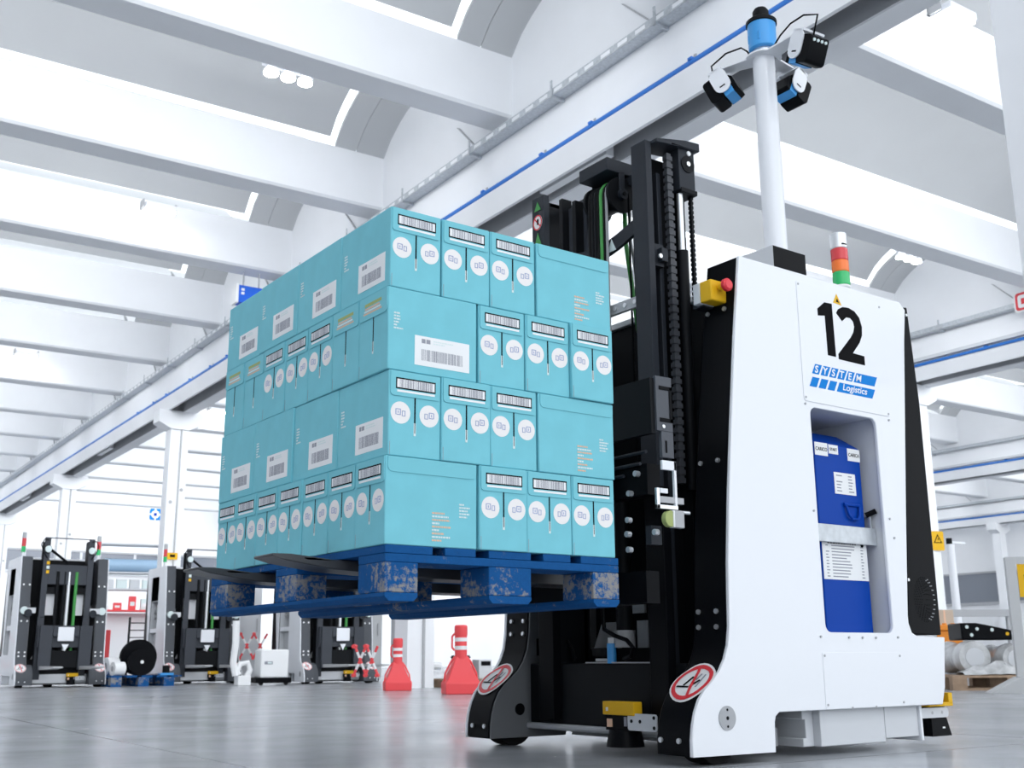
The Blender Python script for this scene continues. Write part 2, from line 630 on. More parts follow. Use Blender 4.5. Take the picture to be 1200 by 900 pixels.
def plate(g, F, pts, n0, n1, m):
    k = len(pts)
    vs = [F(u, v, n0) for u, v in pts] + [F(u, v, n1) for u, v in pts]
    fs = [tuple(range(k)), tuple(range(k, 2 * k))] + [(i, (i + 1) % k, (i + 1) % k + k, i + k) for i in range(k)]
    g.add(vs, fs, m)


def rect(u0, u1, v0, v1):
    return [(u0, v0), (u1, v0), (u1, v1), (u0, v1)]


def lower_round(u0, u1, v0, v1, r):
    out = [(u0, v1), (u0, v0 + r)]
    for i in range(1, 4):
        t = PI / 2 * i / 4
        out.append((u0 + r - r * math.cos(t), v0 + r - r * math.sin(t)))
    out += [(u0 + r, v0), (u1 - r, v0)]
    for i in range(1, 4):
        t = PI / 2 * i / 4
        out.append((u1 - r + r * math.sin(t), v0 + r - r * math.cos(t)))
    out += [(u1, v0 + r), (u1, v1)]
    return out


def bars(g, F, u0, u1, v0, v1, n, m, seed):
    rnd = random.Random(seed)
    u = u0
    while u < u1 - 0.002:
        w = rnd.choice((0.0007, 0.0012, 0.002, 0.003))
        plate(g, F, rect(u, min(u + w, u1), v0, v1), n, n + 0.0003, m)
        u += w + rnd.choice((0.0011, 0.0016, 0.0026))


def textlines(g, F, u0, u1, v0, v1, rows, m, n, seed, m2=None):
    rnd = random.Random(seed)
    h = (v1 - v0) / rows
    for r in range(rows):
        ln = (u1 - u0) * rnd.uniform(0.35, 1.0)
        u = u0
        while u < u0 + ln:
            w = rnd.uniform(0.003, 0.010)
            plate(g, F, rect(u, min(u + w, u0 + ln), v1 - (r + 0.62) * h, v1 - r * h - h * 0.1), n, n + 0.0003, m2 if (m2 and r % 2) else m)
            u += w + 0.0016


def part_mesh(key):
    if key in cache: return cache[key]
    kind, f = key
    F = face_map(f)
    g = G()
    W_ = CW if f == 'N' else CL
    if kind == 'body':
        g.box(0, CW, 0, CL, 0, CH_, TEAL)
    elif kind == 'flap':
        if f == 'N': plate(g, F, lower_round(0.004, W_ - 0.004, CH_ * 0.70, CH_ - 0.002, 0.010), -0.001, 0.0028, TEALD)
        else: plate(g, F, lower_round(0.006, W_ - 0.003, CH_ * 0.82, CH_ - 0.002, 0.014), -0.001, 0.0022, TEALD)
    elif kind == 'barcode_label':
        n = 0.0030
        plate(g, F, rect(0.024, 0.143, CH_ * .745, CH_ * .770), n, n + .0003, PRINTW)
        plate(g, F, rect(0.020, 0.1455, CH_ * .782, CH_ * .915), n, n + .0004, PRINTB)
        plate(g, F, rect(0.0235, 0.142, CH_ * .798, CH_ * .898), n + .0002, n + .0007, PRINTW)
        bars(g, F, 0.032, 0.134, CH_ * .80, CH_ * .896, n + .0007, PRINTG, 3)
    elif kind == 'stripe_print':
        n = 0.0030
        plate(g, F, rect(0.035, 0.130, CH_ * .86, CH_ * .90), n, n + .0003, GREENPRINT)
        for k in range(3):
            plate(g, F, rect(0.028 + .004 * k, 0.132 - .006 * k, CH_ * (.765 + .03 * k), CH_ * (.785 + .03 * k)), n, n + .0003, KRAFT if k != 1 else PALE)
    elif kind == 'tear_slot':
        c = W_ / 2
        plate(g, F, rect(c - .0022, c + .0022, CH_ * .36, CH_ * .70), -0.001, 0.0006, PRINTB)
        plate(g, F, rect(c - .0034, c + .0034, CH_ * .25, CH_ * .40), -0.001, 0.0008, PALE)
        plate(g, F, rect(c - .001, c + .001, CH_ * .28, CH_ * .40), 0.0008, 0.0011, PRINTB)
    elif kind == 'fold_seam':
        plate(g, F, rect(0.005, 0.0062, 0.002, CH_ * .16), -0.001, 0.0005, PRINTG)
    elif kind in ('round_sticker', 'round_sticker_two'):
        c = 0.037 if kind == 'round_sticker' else W_ - 0.037
        vc, r = CH_ * 0.505, 0.0305
        ring = [(c + r * math.cos(2 * PI * i / 24), vc + r * math.sin(2 * PI * i / 24)) for i in range(24)]
        plate(g, F, ring, -0.001, 0.0006, STICK)
        n = 0.0006
        sg = 1 if kind == 'round_sticker' else -1
        for (a, b_, cc, d) in ((-.016, -.013, -.006, .010), (-.013, .0, .008, .0105), (-.013, .0, -.007, -.0045), (-.002, .001, -.007, .010), (.004, .015, .004, .006),
                               (.004, .0065, -.009, .006), (.0125, .015, -.009, .006), (.004, .015, -.0095, -.0075), (-.009, -.006, -.002, .005)):
            u0, u1 = c + sg * a, c + sg * b_
            plate(g, F, rect(min(u0, u1), max(u0, u1), vc + cc, vc + d), n, n + .0003, STICKP)
    elif kind == 'address_label':
        u0, u1 = 0.108, 0.262
        if f == 'P': u0, u1 = 0.085, 0.265
        v0, v1 = CH_ * .10, CH_ * .46
        plate(g, F, rect(u0, u1, v0, v1), -0.001, 0.0008, PRINTW)
        bars(g, F, u0 + .022, u1 - .022, v0 + .015, v0 + .047, 0.0008, PRINTG, 5)
        plate(g, F, rect(u0 + .022, u0 + .034, v1 - .020, v1 - .008), .0008, .0011, PRINTG)
        plate(g, F, rect(u0 + .037, u0 + .050, v1 - .020, v1 - .008), .0008, .0011, PRINTG)
        textlines(g, F, u0 + .06, u1 - .02, v1 - .021, v1 - .008, 2, PALE, .0008, 9)
    elif kind == 'pale_print':
        textlines(g, F, 0.018, 0.048, CH_ * .48, CH_ * .70, 6, PALE, 0.0004, 11)
    elif kind == 'orange_print':
        textlines(g, F, 0.145, 0.205, CH_ * .05, CH_ * .40, 9, KRAFT, 0.0004, 12, PALE)
    elif kind == 'small_print':
        textlines(g, F, 0.232, 0.268, CH_ * .34, CH_ * .52, 5, PALE, 0.0004, 14)
    cache[key] = g.mesh(kind)
    return cache[key]


def carton(x, y, tier, rot, deco, label, dx=0.0, dz=0.0):
    z = PZ + 0.1445 + tier * (CH_ + 0.0008) + dz
    rz = -PI / 2 if rot else 0.0
    rz += random.uniform(-0.003, 0.003)
    t = put('carton', part_mesh(('body', 'N')), None, (x, y, z), rz, bev=0.003)
    tag(t, label, 'carton', 'teal cartons on the pallet')
    for kind, f in deco:
        nm = {'round_sticker_two': 'round_sticker', 'pale_print': 'print_block', 'orange_print': 'print_block', 'small_print': 'print_block', 'stripe_print': 'print_block'}.get(kind, kind)
        o = put(nm, part_mesh((kind, f)), t)
    return t


NB = [('flap', 'N'), ('barcode_label', 'N'), ('tear_slot', 'N'), ('round_sticker', 'N'), ('round_sticker_two', 'N'), ('fold_seam', 'N')]
NO = [('flap', 'N'), ('stripe_print', 'N'), ('tear_slot', 'N'), ('fold_seam', 'N')]
LA = [('address_label', 'L'), ('pale_print', 'L')]
PT = [('flap', 'P'), ('orange_print', 'P'), ('small_print', 'P')]
PA = [('address_label', 'P'), ('pale_print', 'P')]
TIER = ['bottom tier', 'second tier', 'third tier', 'top tier']
ORD = ['first', 'second', 'third', 'fourth', 'fifth', 'sixth', 'seventh']
GAP = 0.0018
for tier in range(4):
    if tier % 2 == 0:
        for j in range(7):            # narrow ends on the left face
            y = (j + 1) * (CW + GAP) - GAP
            orange = tier == 2 and j in (0, 1, 5, 6)
            deco = list(NO if orange else NB)
            if j == 0: deco += (PA if tier == 2 else PT)
            side = 'striped end' if orange else 'barcode end'
            if j == 0:
                lab = ('teal corner carton, third tier, striped end left and address label right' if tier == 2 else 'teal corner carton of the bottom tier, plain long side with orange print')
            else:
                lab = 'teal carton, %s, %s, %s from corner on left face' % (TIER[tier], side, ORD[j])
            carton(0 + random.uniform(-.006, .001), y, tier, True, deco, lab)
        for i in range(3):            # narrow ends on the right face
            x = CL + GAP + i * (CW + GAP)
            out = -0.014 if (tier == 2 and i == 2) else random.uniform(-.006, .001)
            lab = 'teal carton, %s, two white discs, %s from corner on right face' % (TIER[tier], ORD[i + 1])
            if out < -0.01: lab = 'teal carton jutting out at the far end of the right face, third tier'
            carton(x, out, tier, False, NB, lab)
    else:
        for j in range(4):            # long sides on the left face
            deco = list(LA) + (NB if j == 0 else [])
            lab = ('teal corner carton, %s, address label left and two white discs right' % TIER[tier] if j == 0 else
                   'teal carton, %s, long side with address label, %s from corner on left face' % (TIER[tier], ORD[j]))
            carton(0 + random.uniform(-.006, .001), j * (CL + GAP), tier, False, deco, lab)
        for i in range(1, 3):
            lab = 'teal carton, %s, two white discs, %s from corner on right face' % (TIER[tier], ORD[i])
            carton(i * (CW + GAP), random.uniform(-.006, .001), tier, False, NB, lab)
        lab = 'teal carton with plain long side, far end of right face, %s' % TIER[tier]
        carton(3 * (CW + GAP) + .004, CW - .004, tier, True, PT, lab)

# ================================================================== the automated forklifts
SIDEP = mat('bluish_steel', (0.075, 0.082, 0.098), 0.45, spec=0.3)
FORKM = mat('fork_steel', (0.045, 0.048, 0.054), 0.38, spec=0.4)
HUBG = mat('cast_grey', (0.40, 0.41, 0.43), 0.55, spec=0.3, noise=0.06, scale=40)
MIDG = mat('mid_grey_sheet', (0.155, 0.162, 0.172), 0.5, spec=0.25)
PROF = [(1.394, 1.70), (1.350, 1.40), (1.308, 1.075), (1.280, .84), (1.259, .62), (1.250, .42), (1.240, .362), (1.222, .318), (1.195, .280), (1.160, .252), (1.130, .228),
        (1.102, .198), (1.083, .162), (1.071, .124), (1.064, .08), (1.063, .031)]
TX, TY = 1.75, 0.606
OUT0, OUT1 = -0.013, 1.225
CTR = (OUT0 + OUT1) / 2


def on_prof(s):
    """point and outward normal at arc length s up from the foot of the front profile"""
    pts = list(reversed(PROF))
    for a, b in zip(pts, pts[1:]):
        d = math.hypot(b[0] - a[0], b[1] - a[1])
        if s <= d or b == pts[-1]:
            t = s / d
            return a[0] + (b[0] - a[0]) * t, a[1] + (b[1] - a[1]) * t, -(b[1] - a[1]) / d, (b[0] - a[0]) / d
        s -= d


def mirror_y(g, c):
    g.v = [(x, 2 * c - y, z) for x, y, z in g.v]
    return g


def foot_sign(g, yc, s0, r, hi_=True):
    """round no-ride sign bent over the toe of the leg"""
    def P(u, v, n):
        x, z, nx, nz = on_prof(s0 + v)
        return (x + nx * n, yc - u, z + nz * n)

    def fan(rad0, rad1, n, m):
        k = 28
        vs, fs = [], []
        steps = 5
        for q in range(steps + 1):
            rr = rad0 + (rad1 - rad0) * q / steps
            for i in range(k):
                t = 2 * PI * i / k
                vs.append(P(rr * math.cos(t), rr * math.sin(t), n))
        for q in range(steps):
            for i in range(k):
                j = (i + 1) % k
                fs.append((q * k + i, q * k + j, (q + 1) * k + j, (q + 1) * k + i))
        g.add(vs, fs, m)

    def strip(pts, w, n, m):
        vs, fs = [], []
        (a, b), (c, d) = pts
        L_ = math.hypot(c - a, d - b)
        px, py = -(d - b) / L_ * w, (c - a) / L_ * w
        for q in range(7):
            t = q / 6
            u, v = a + (c - a) * t, b + (d - b) * t
            vs += [P(u + px, v + py, n), P(u - px, v - py, n)]
        for q in range(6):
            fs.append((2 * q, 2 * q + 1, 2 * q + 3, 2 * q + 2))
        g.add(vs, fs, m)
    fan(0.0005, r, 0.003, PRINTW)
    fan(r * (.74 if hi_ else .86), r * (.91 if hi_ else .93), 0.0045, RED)
    strip(((-r * .1, r * .78), (r * .25, -r * .78)), r * .07, 0.006, RED)
    strip(((-r * .62, -r * .28), (r * .02, -r * .30)), r * .045, 0.0045, PRINTB)
    strip(((-r * .30, -r * .22), (-r * .12, r * .28)), r * .06, 0.0045, PRINTB)
    strip(((r * .05, -r * .25), (r * .34, r * .1)), r * .06, 0.0045, PRINTB)
    strip(((r * .38, -r * .30), (r * .42, r * .42)), r * .04, 0.0045, PRINTG)
    strip(((r * .14, r * .1), (r * .20, r * .45)), r * .05, 0.0045, PRINTG)
    return g


def chain_links(g, x, y, z0, z1, w, d, pitch, m):
    z = z0
    while z < z1:
        g.box(x - w / 2, x + w / 2, y - d / 2, y + d / 2, z, z + pitch * .62, m)
        g.box(x - w * .36, x + w * .36, y - d * .36, y + d * .36, z + pitch * .62, z + pitch, m)
        z += pitch


def truck(label, group, hi, fork_z, mast_top, name='automated_forklift'):
    root = thing(name, label, 'forklift', (TX, TY, 0), 0, group)
    OFF = (-TX, -TY, 0)

    def P(nm, g, par=None, bev=0, kind=None, lab=None):
        o = g.build(nm, par or root, OFF if par is None else None, None, bev)
        if kind: o['kind'] = kind
        if lab: o['label'] = lab
        return o
    # ---- side shells
    low = [(1.434, .028), (1.437, .118), (1.443, .138), (1.460, .150), (2.356, .150), (2.380, .21), (2.408, .392),
           (2.236, .396), (2.207, .408), (2.193, .44), (2.192, .47), (2.238, .853), (2.328, 1.538), (2.352, 1.672), (2.318, 1.70)]
    outline = PROF + low
    win = rrect(1.722, 2.098, .405, 1.195, .028) if hi else rrect(1.72, 2.13, .42, 1.56, .03)
    g = G(); g.prism(outline, 'y', OUT0, OUT0 + .014, PANEL, hole=win)
    side = P('side_panel', g, bev=.003)
    g = G(); g.prism(outline, 'y', OUT1 - .014, OUT1, PANEL, hole=None if hi else win)
    side2 = P('side_panel', g, bev=.003)
    # ---- black leg strips behind the front edge
    back = [(1.434, .031), (1.46, .16), (1.53, .36), (1.60, 1.69)]
    for a, b in ((OUT0 + .0145, OUT0 + .158), (OUT1 - .158, OUT1 - .0145)):
        g = G(); g.prism([(x + .002, z) for x, z in PROF] + back, 'y', a, b, BLACK if hi else STRIPG)
        P('front_strip', g, bev=.004)
    g = G(); g.prism([(x + .006, z) for x, z in PROF[2:]] + [(1.43, .031), (1.46, .16), (1.62, .42), (1.62, 1.07)], 'y', OUT1 - .166, OUT1 - .1585, MIDG)
    P('inner_leg_plate', g, bev=.002)
    g = G(); g.prism([(x + .010, z) for x, z in PROF[2:]] + [(1.43, .035), (1.46, .16), (1.62, .42), (1.62, 1.07)], 'y', OUT0 + .1585, OUT0 + .166, DARK if hi else MIDG)
    P('inner_leg_plate', g, bev=.002)
    # ---- bolts
    bo = G()
    for yc in (OUT0 + .055, OUT0 + .135, OUT1 - .055, OUT1 - .135):
        for s_ in ((.45, .5, 1.0, 1.55) if hi else (.43, .48, .88, 1.36)):
            x, z, nx, nz = on_prof(s_)
            bo.cyl((x, yc, z), (x + nx * .007, yc, z + nz * .007), .0085 if hi else .013, SILVER if hi else PRINTW, n=8)
        x, z, nx, nz = on_prof(.045)
        bo.cyl((x, yc, z), (x - .007, yc, z), .0085, SILVER, n=8)
    P('bolts', bo, kind='stuff')
    if not hi:
        for yc, d in ((OUT0 + .078, 1), (OUT1 - .078, -1)):
            g = G(); g.prism([(x + .004, z) for x, z in PROF[8:]] + [(1.25, .031), (1.25, .29)], 'y', yc - .0, yc + d * .16, STRIPG); P('toe_cover', g, bev=.004)
    for yc in (OUT0 + .078, OUT1 - .078):
        P('foot_sign', foot_sign(G(), yc, .245,   .083 if hi else .078, hi), lab='round white and red no-riding sign')
    # ---- body block
    g = G()
    g.box(1.58, 2.30, OUT0 + .016, OUT1 - .016, 1.675, 1.70, PANEL)
    P('top_cover', g, bev=.003)
    g = G(); g.prism([(2.20, .40), (2.40, .40), (2.403, 1.30), (2.378, 1.69), (2.34, 1.685)], 'y', OUT0 + .008, OUT1 - .008, BLACK)
    rc = P('rear_cover', g, bev=.004)
    if hi:
        fg = G()
        for k in range(9):
            rr = .018 + .008 * k
            n = 4 + 3 * k
            for i in range(n):
                t = 2 * PI * i / n
                x, z = 2.315 + rr * .75 * math.cos(t), .53 + rr * math.sin(t)
                fg.box(x - .0022, x + .0022, OUT0 + .0055, OUT0 + .009, z - .0015, z + .0015, SHEETG if math.cos(t) > 0.3 and k > 6 else DARK)
        tag(fg.build('fan_grille', rc), kind='stuff')
    g = G()
    g.box(1.60, 1.64, OUT0 + .15, OUT1 - .15, .36, 1.675, DARK)
    P('bulkhead', g)
    g = G()
    g.box(1.26, 1.44, OUT0 + .16, OUT1 - .16, .085, .305, DARK)
    g.box(1.44, 1.62, OUT0 + .16, OUT1 - .16, .085, .36, DARK)
    P('front_crossbeam', g, bev=.004)
    g = G()
    g.prism([(.99, .30), (.905, .46), (.80, .46), (.80, .36), (.71, .36), (.71, .30)], 'x', 1.50, 1.51, SHEETG)
    g.box(1.50, 1.51, .64, .70, .33, .462, SHEETG); g.box(1.50, 1.51, .655, .74, .49, .56, SHEETG)
    P('inner_bracket', g)
    for yc in (OUT0 + .085, OUT1 - .085):
        g = G(); g.cyl((1.21, yc - .045, .085), (1.21, yc + .045, .085), .085, RUBBER, n=28)
        g.cyl((1.21, yc - .047, .085), (1.21, yc + .047, .085), .045, DARK, n=20)
        P('wheel', g)
    for yc in ((OUT0 - .003,) if hi else (OUT0 - .003, OUT1 + .003)):
        sg = 1 if yc < .6 else -1
        g = G(); g.cyl((1.217, yc, .14), (1.217, yc + sg * .004, .14), .037, HUBG, n=24)
        for k in range(2):
            g.cyl((1.217, yc - sg * .001, .115 + .05 * k), (1.217, yc, .115 + .05 * k), .004, DARK, n=8)
        g.cyl((1.217, yc - sg * .001, .14), (1.217, yc, .14), .006, DARK, n=8)
        P('hub_cap', g)
    g = G(); g.cyl((1.205, OUT1 - .170, .135), (1.205, OUT1 - .164, .135), .022, BLACK, n=16)
    P('axle_hole', g)
    if hi:
        g = G(); g.box(1.29, 1.335, OUT1 - .17, OUT1 - .165, .335, .40, BLACK); g.box(1.30, 1.325, OUT1 - .173, OUT1 - .167, .35, .385, DARK)
        P('leg_connector', g)
    # ---- underframe behind the leg
    g = G()
    ya, yb = OUT0 + .035, OUT1 - .035
    g.box(1.70, 2.05, ya, yb, .030, .150, LIGHTG)
    g.box(1.66, 1.70, ya + .03, yb - .03, .030, .150, LIGHTG)
    g.box(1.645, 1.665, ya + .03, yb - .03, .118, .150, LIGHTG); g.box(1.645, 1.665, ya + .03, yb - .03, .030, .058, LIGHTG)
    P('underframe', g, bev=.003)
    g = G(); g.box(2.052, 2.245, ya, yb, .042, .150, LIGHTG); g.box(2.247, 2.26, ya - .01, yb, .026, .150, PANEL)
    P('underframe', g, bev=.002)
    g = G(); g.box(1.47, 1.62, ya + .12, yb - .12, .03, .09, SHEETG); g.box(1.44, 1.64, ya + .2, yb - .2, .09, .30, DARK)
    P('drive_unit', g)
    g = G(); g.cyl((1.9, .55, .085), (1.9, .66, .085), .085, RUBBER, n=24)
    P('drive_wheel', g)
    # ---- mast
    zt = mast_top
    up_n = G()
    ux0 = 1.215
    for mir in (False, True):
        g = G()
        S1 = SLATE if hi else SLATE2
        g.box(ux0, ux0 + .03, .255, .335, .90, zt, S1)
        g.box(ux0 + .012, ux0 + .05, .25, .34, .10, .90, BLACK if hi else SLATE2)  # shade on the lower mast put in as black colour on the detailed truck
        g.box(ux0 + .03, ux0 + .19, .318, .335, .12, zt - .03, DARK)
        g.box(ux0 + .17, ux0 + .20, .262, .335, .12, zt - .05, DARK)
        g.box(ux0 + .085, ux0 + .105, .29, .32, .12, zt - .10, SLATE)
        if mir: mirror_y(g, CTR)
        m_ = P('mast_upright', g, bev=.002)
        if hi:
            c = G(); chain_links(c, 1.334, .262, .92, zt - .03, .030, .022, .030, CHAIN)
            if mir: mirror_y(c, CTR)
            P('lift_chain', c, kind='stuff')
            c = G(); c.cyl((1.392, .262, .9), (1.392, .262, 1.80), .022, DARK, n=14); c.cyl((1.390, .262, 1.80), (1.390, .262, zt - .1), .0125, SILVER, n=14)
            if mir: mirror_y(c, CTR)
            P('lift_cylinder', c)
            c = G(); chain_links(c, 1.448, .262, 1.62, zt - .06, .013, .016, .019, DARK)
            if mir: mirror_y(c, CTR)
            P('leaf_chain', c, kind='stuff')
            c = G()
            c.prism([(1.247, zt - .012), (1.247, zt + .004), (1.40, zt + .035), (1.472, zt + .040), (1.472, zt + .006), (1.40, zt + .004)], 'y', .225, .335, SLATE)
            c.box(1.372, 1.455, .240, .325, zt - .165, zt + .01, SLATE)
            c.box(1.376, 1.462, .236, .325, zt - .175, zt - .155, DARK)
            if mir: c = mirror_y(G().box(1.247, 1.40, .262, .335, zt - .05, zt - .03, SLATE).box(1.26, 1.39, .25, .262, .9, zt - .06, DARK), CTR)
            P('mast_cap', c, bev=.003)
            c = G(); c.cyl((1.417, .236, zt - .055), (1.417, .241, zt - .055), .034, DARK, n=20); c.cyl((1.417, .232, zt - .055), (1.417, .237, zt - .055), .010, SILVER, n=10)
            c.cyl((1.425, .236, zt - .008), (1.425, .241, zt - .008), .010, PRINTW, n=10)
            if mir: mirror_y(c, CTR)
            P('mast_sheave', c)
            c = G(); c.box(1.27, 1.30, .245, .275, zt - .47, zt - .42, SLATE); c.box(1.255, 1.30, .268, .29, zt - .485, zt - .40, SLATE); c.cyl((1.262, .242, zt - .455), (1.262, .25, zt - .455), .009, SILVER, n=8)
            if mir: mirror_y(c, CTR)
            P('limit_switch', c)
    g = G()
    if hi:
        g.box(1.315, 1.345, .33, .90, zt - .085, zt - .045, SLATE)
    else:
        g.box(ux0, ux0 + .03, .33, .90, zt - .014, zt, SLATE2)
        P('mast_crossbar', g, bev=.002)
        g = G(); g.box(ux0 + .01, ux0 + .05, .33, .90, zt - .62, zt - .36, SLATE2)
    P('mast_crossbar', g, bev=.002)
    if hi:
        # hose pulley and its bracket between the uprights
        g = G()
        g.box(1.20, 1.345, .455, .625, zt - .050, zt + .003, SLATE)
        g.box(1.262, 1.29, .455, .462, zt - .14, zt - .04, SLATE); g.box(1.262, 1.29, .615, .622, zt - .14, zt - .04, SLATE)
        P('pulley_bracket', g, bev=.003)
        g = G()
        pc = (1.278, 0, zt - .135)
        g.cyl((pc[0], .462, pc[2]), (pc[0], .474, pc[2]), .072, DARK, n=32); g.cyl((pc[0], .474, pc[2]), (pc[0], .60, pc[2]), .055, DARK, n=28)
        g.cyl((pc[0], .60, pc[2]), (pc[0], .612, pc[2]), .072, DARK, n=32); g.cyl((pc[0], .448, pc[2]), (pc[0], .464, pc[2]), .022, SLATE, n=16)
        g.cyl((pc[0], .444, pc[2]), (pc[0], .450, pc[2]), .008, DARK, n=10)
        P('hose_pulley', g)

        def hose(y, r, m, nm, lab=None, rad=.060):
            pts = [(pc[0] - rad, y, 1.3), (pc[0] - rad, y, zt - .3)]
            for i in range(9):
                t = PI - PI * i / 8
                pts.append((pc[0] + rad * math.cos(t), y, pc[2] + rad * math.sin(t)))
            if m in (GREENP, GREYH) or nm == 'long':
                pts += [(pc[0] + rad, y, zt - .3), (pc[0] + rad, y - .06, 1.5), (pc[0] + rad, y - .08, .9)]
            q = G(); q.tube(pts, r, m, n=8)
            P(nm, q, lab=lab)
        for k, (y, r, m, nm, lab) in enumerate(((.486, .0055, GREYH, 'hose', 'grey hose'), (.500, .006, RUBBER, 'hose', None), (.515, .009, GREENP, 'hose', 'green hose'), (.533, .007, RUBBER, 'hose', None),
                                     (.549, .008, DARK, 'hose', None), (.566, .008, DARK, 'hose', None), (.583, .008, RUBBER, 'hose', None))):
            hose(y, r, m, nm, lab)
        g = G()
        pts = []
        for i in range(13):
            t = i / 12
            y = .335 + (.82 - .335) * t
            sag = .05 * math.sin(PI * t)
            pts.append((y, zt - .335 - sag))
        poly = pts + [(y, z + .058 + .0 * y) for y, z in reversed(pts)]
        g.prism(poly, 'x', 1.235, 1.250, SLATE)
        br = P('curved_crossplate', g)
        g = G(); g.prism([(.505, zt - .372), (.455, zt - .372), (.48, zt - .322)], 'x', 1.2325, 1.2345, PALE)
        g.build('triangle_sticker', br)
        g = G(); g.box(1.235, 1.25, .335, .82, zt - .625, zt - .585, SHEETG)
        for k in range(9):
            g.cyl((1.230, .36 + .055 * k, zt - .605), (1.236, .36 + .055 * k, zt - .605), .009, SILVER, n=8)
        P('bolted_crossplate', g)
        g = G()
        for k in range(4):
            g.cyl((1.30, .372 + .026 * k, 1.0), (1.30, .372 + .026 * k, zt - .13), .0042, BLACK, n=6)
        P('tension_rods', g, kind='stuff')
        for y0, x0, zz in ((.775, 1.232, .05), (.735, 1.25, .10), (.695, 1.235, .085), (.655, 1.26, .12)):
            g = G(); g.box(x0, x0 + .05, y0, y0 + .022, 1.0, zt - zz, SLATE if x0 > 1.24 else DARK); P('hose_guide', g, bev=.002)
        # far upright stickers
        yy = 2 * CTR - .295
        g = G(); g.prism([(yy + .022, zt - .062), (yy - .022, zt - .062), (yy, zt - .022)], 'x', 1.2125, 1.2140, GREENP); P('triangle_sticker', g, lab='green triangle sticker')
        g = G(); g.prism([(yy + .022, zt - .215), (yy - .022, zt - .215), (yy, zt - .16)], 'x', 1.2125, 1.2140, GREENP); P('triangle_sticker', g, lab='green triangle sticker')
        g = G(); ring = [(yy + .030 * math.cos(2 * PI * i / 24), zt - .115 + .034 * math.sin(2 * PI * i / 24)) for i in range(24)]
        g.prism(ring, 'x', 1.2125, 1.2140, STICK)
        ring2 = [(yy + .024 * math.cos(2 * PI * i / 24), zt - .115 + .028 * math.sin(2 * PI * i / 24)) for i in range(24)]
        g.prism(ring, 'x', 1.2118, 1.2123, RED, hole=ring2)
        g.prism([(yy + .020, zt - .098), (yy + .015, zt - .094), (yy - .020, zt - .132), (yy - .015, zt - .136)], 'x', 1.2118, 1.2123, RED)
        g.box(1.2118, 1.2123, yy - .008, yy + .004, zt - .125, zt - .10, PRINTB)
        P('round_sticker', g, lab='round prohibition sticker')
    # ---- carriage and forks
    zf = fork_z
    g = G()
    if hi:
        g.box(.955, .972, .0, 1.212, zf + .545, zf + .728, DARK)
        g.box(.972, 1.042, -.008, .004, zf + .555, zf + .735, SIDEP); g.box(.990, 1.042, -.008, .004, zf + .47, zf + .555, SIDEP)
        g.box(.985, 1.040, -.0105, -.0078, zf + .690, zf + .703, BLACK); g.box(1.028, 1.040, -.0105, -.0078, zf + .585, zf + .703, BLACK); g.box(.985, 1.04, -.0105, -.0078, zf + .585, zf + .598, BLACK)
        g.box(1.005, 1.012, -.0105, -.0078, zf + .485, zf + .525, BLACK); g.cyl((1.0, -.011, zf + .57), (1.0, -.008, zf + .57), .007, SILVER, n=8)
        g.box(.972, 1.045, 1.208, 1.22, zf + .52, zf + .735, SLATE)
    P('carriage_plate', g, bev=.002) if hi else None
    if hi:
        g = G()
        for z, yy0, yy1 in ((zf + .495, .05, .30), (zf + .46, .08, .34), (zf + .43, .16, .5)):
            g.cyl((.975, yy0, z), (.975, yy1, z), .006, SLATE, n=8)
        g.box(.985, 1.04, .06, 1.15, zf + .36, zf + .46, BLACK); g.box(.985, 1.04, .08, 1.13, zf + .02, zf + .12, BLACK); g.box(.985, 1.03, .05, .075, zf + .20, zf + .26, SLATE)
        P('carriage_rails', g)
        g = G()
        g.box(.985, 1.045, -.012, -.002, zf + .43, zf + .46, PANEL); g.box(1.035, 1.045, -.012, -.002, zf + .315, zf + .46, PANEL)
        g.box(.972, 1.005, -.012, -.004, zf + .355, zf + .37, PANEL); g.box(.955, 1.045, -.014, -.004, zf + .305, zf + .318, SILVER); g.box(.955, .968, -.014, -.004, zf + .305, zf + .37, SILVER)
        g.box(.972, 1.075, -.010, .004, zf + .325, zf + .345, SHEETG); g.cyl((1.05, -.006, zf + .30), (1.10, -.006, zf + .30), .006, SILVER, n=8)
        P('sensor_bracket', g, bev=.001)
        g = G(); g.cyl((1.008, .0, zf + .275), (1.008, -.02, zf + .275), .026, GREENPRINT, n=16); g.box(1.018, 1.062, -.022, -.002, zf + .248, zf + .302, SHEETG); g.box(1.014, 1.02, -.024, -.002, zf + .248, zf + .302, PRINTW)
        P('photo_sensor', g, bev=.002)
        g = G()
        for (y, z) in ((.10, .43), (.135, .37), (.145, .285), (.15, .24), (.02, .235), (.145, .19)):
            g.cyl((.968, y, zf + z), (.985, y, zf + z), .010, GALV, n=8)
        P('carriage_bolts', g, kind='stuff')
    fy = (.305, .850)
    for y in fy:
        g = G()
        zt_ = zf + (.1205 if hi else .0995)
        if hi:
            g.prism([(-.205, zt_ + .010), (-.15, zt_ + .011), (-.02, zt_), (.94, zt_), (.94, zt_ - .045), (.3, zt_ - .040), (-.02, zt_ - .026), (-.16, zt_ - .008), (-.205, zt_ + .003)], 'y', y - .062, y + .062, FORKM)
            g.box(.94, .985, y - .062, y + .062, zt_ - .045, zf + .5, DARK)
        else:
            g.prism([(.20, zt_ - .008), (.24, zt_), (1.14, zt_), (1.14, zt_ - .045), (.5, zt_ - .036), (.20, zt_ - .02)], 'y', y - .062, y + .062, GREYP)
            g.box(1.10, 1.145, y - .085, y + .085, zt_ - .045, zf + .62, SLATE2)
        P('fork', g, bev=.003)
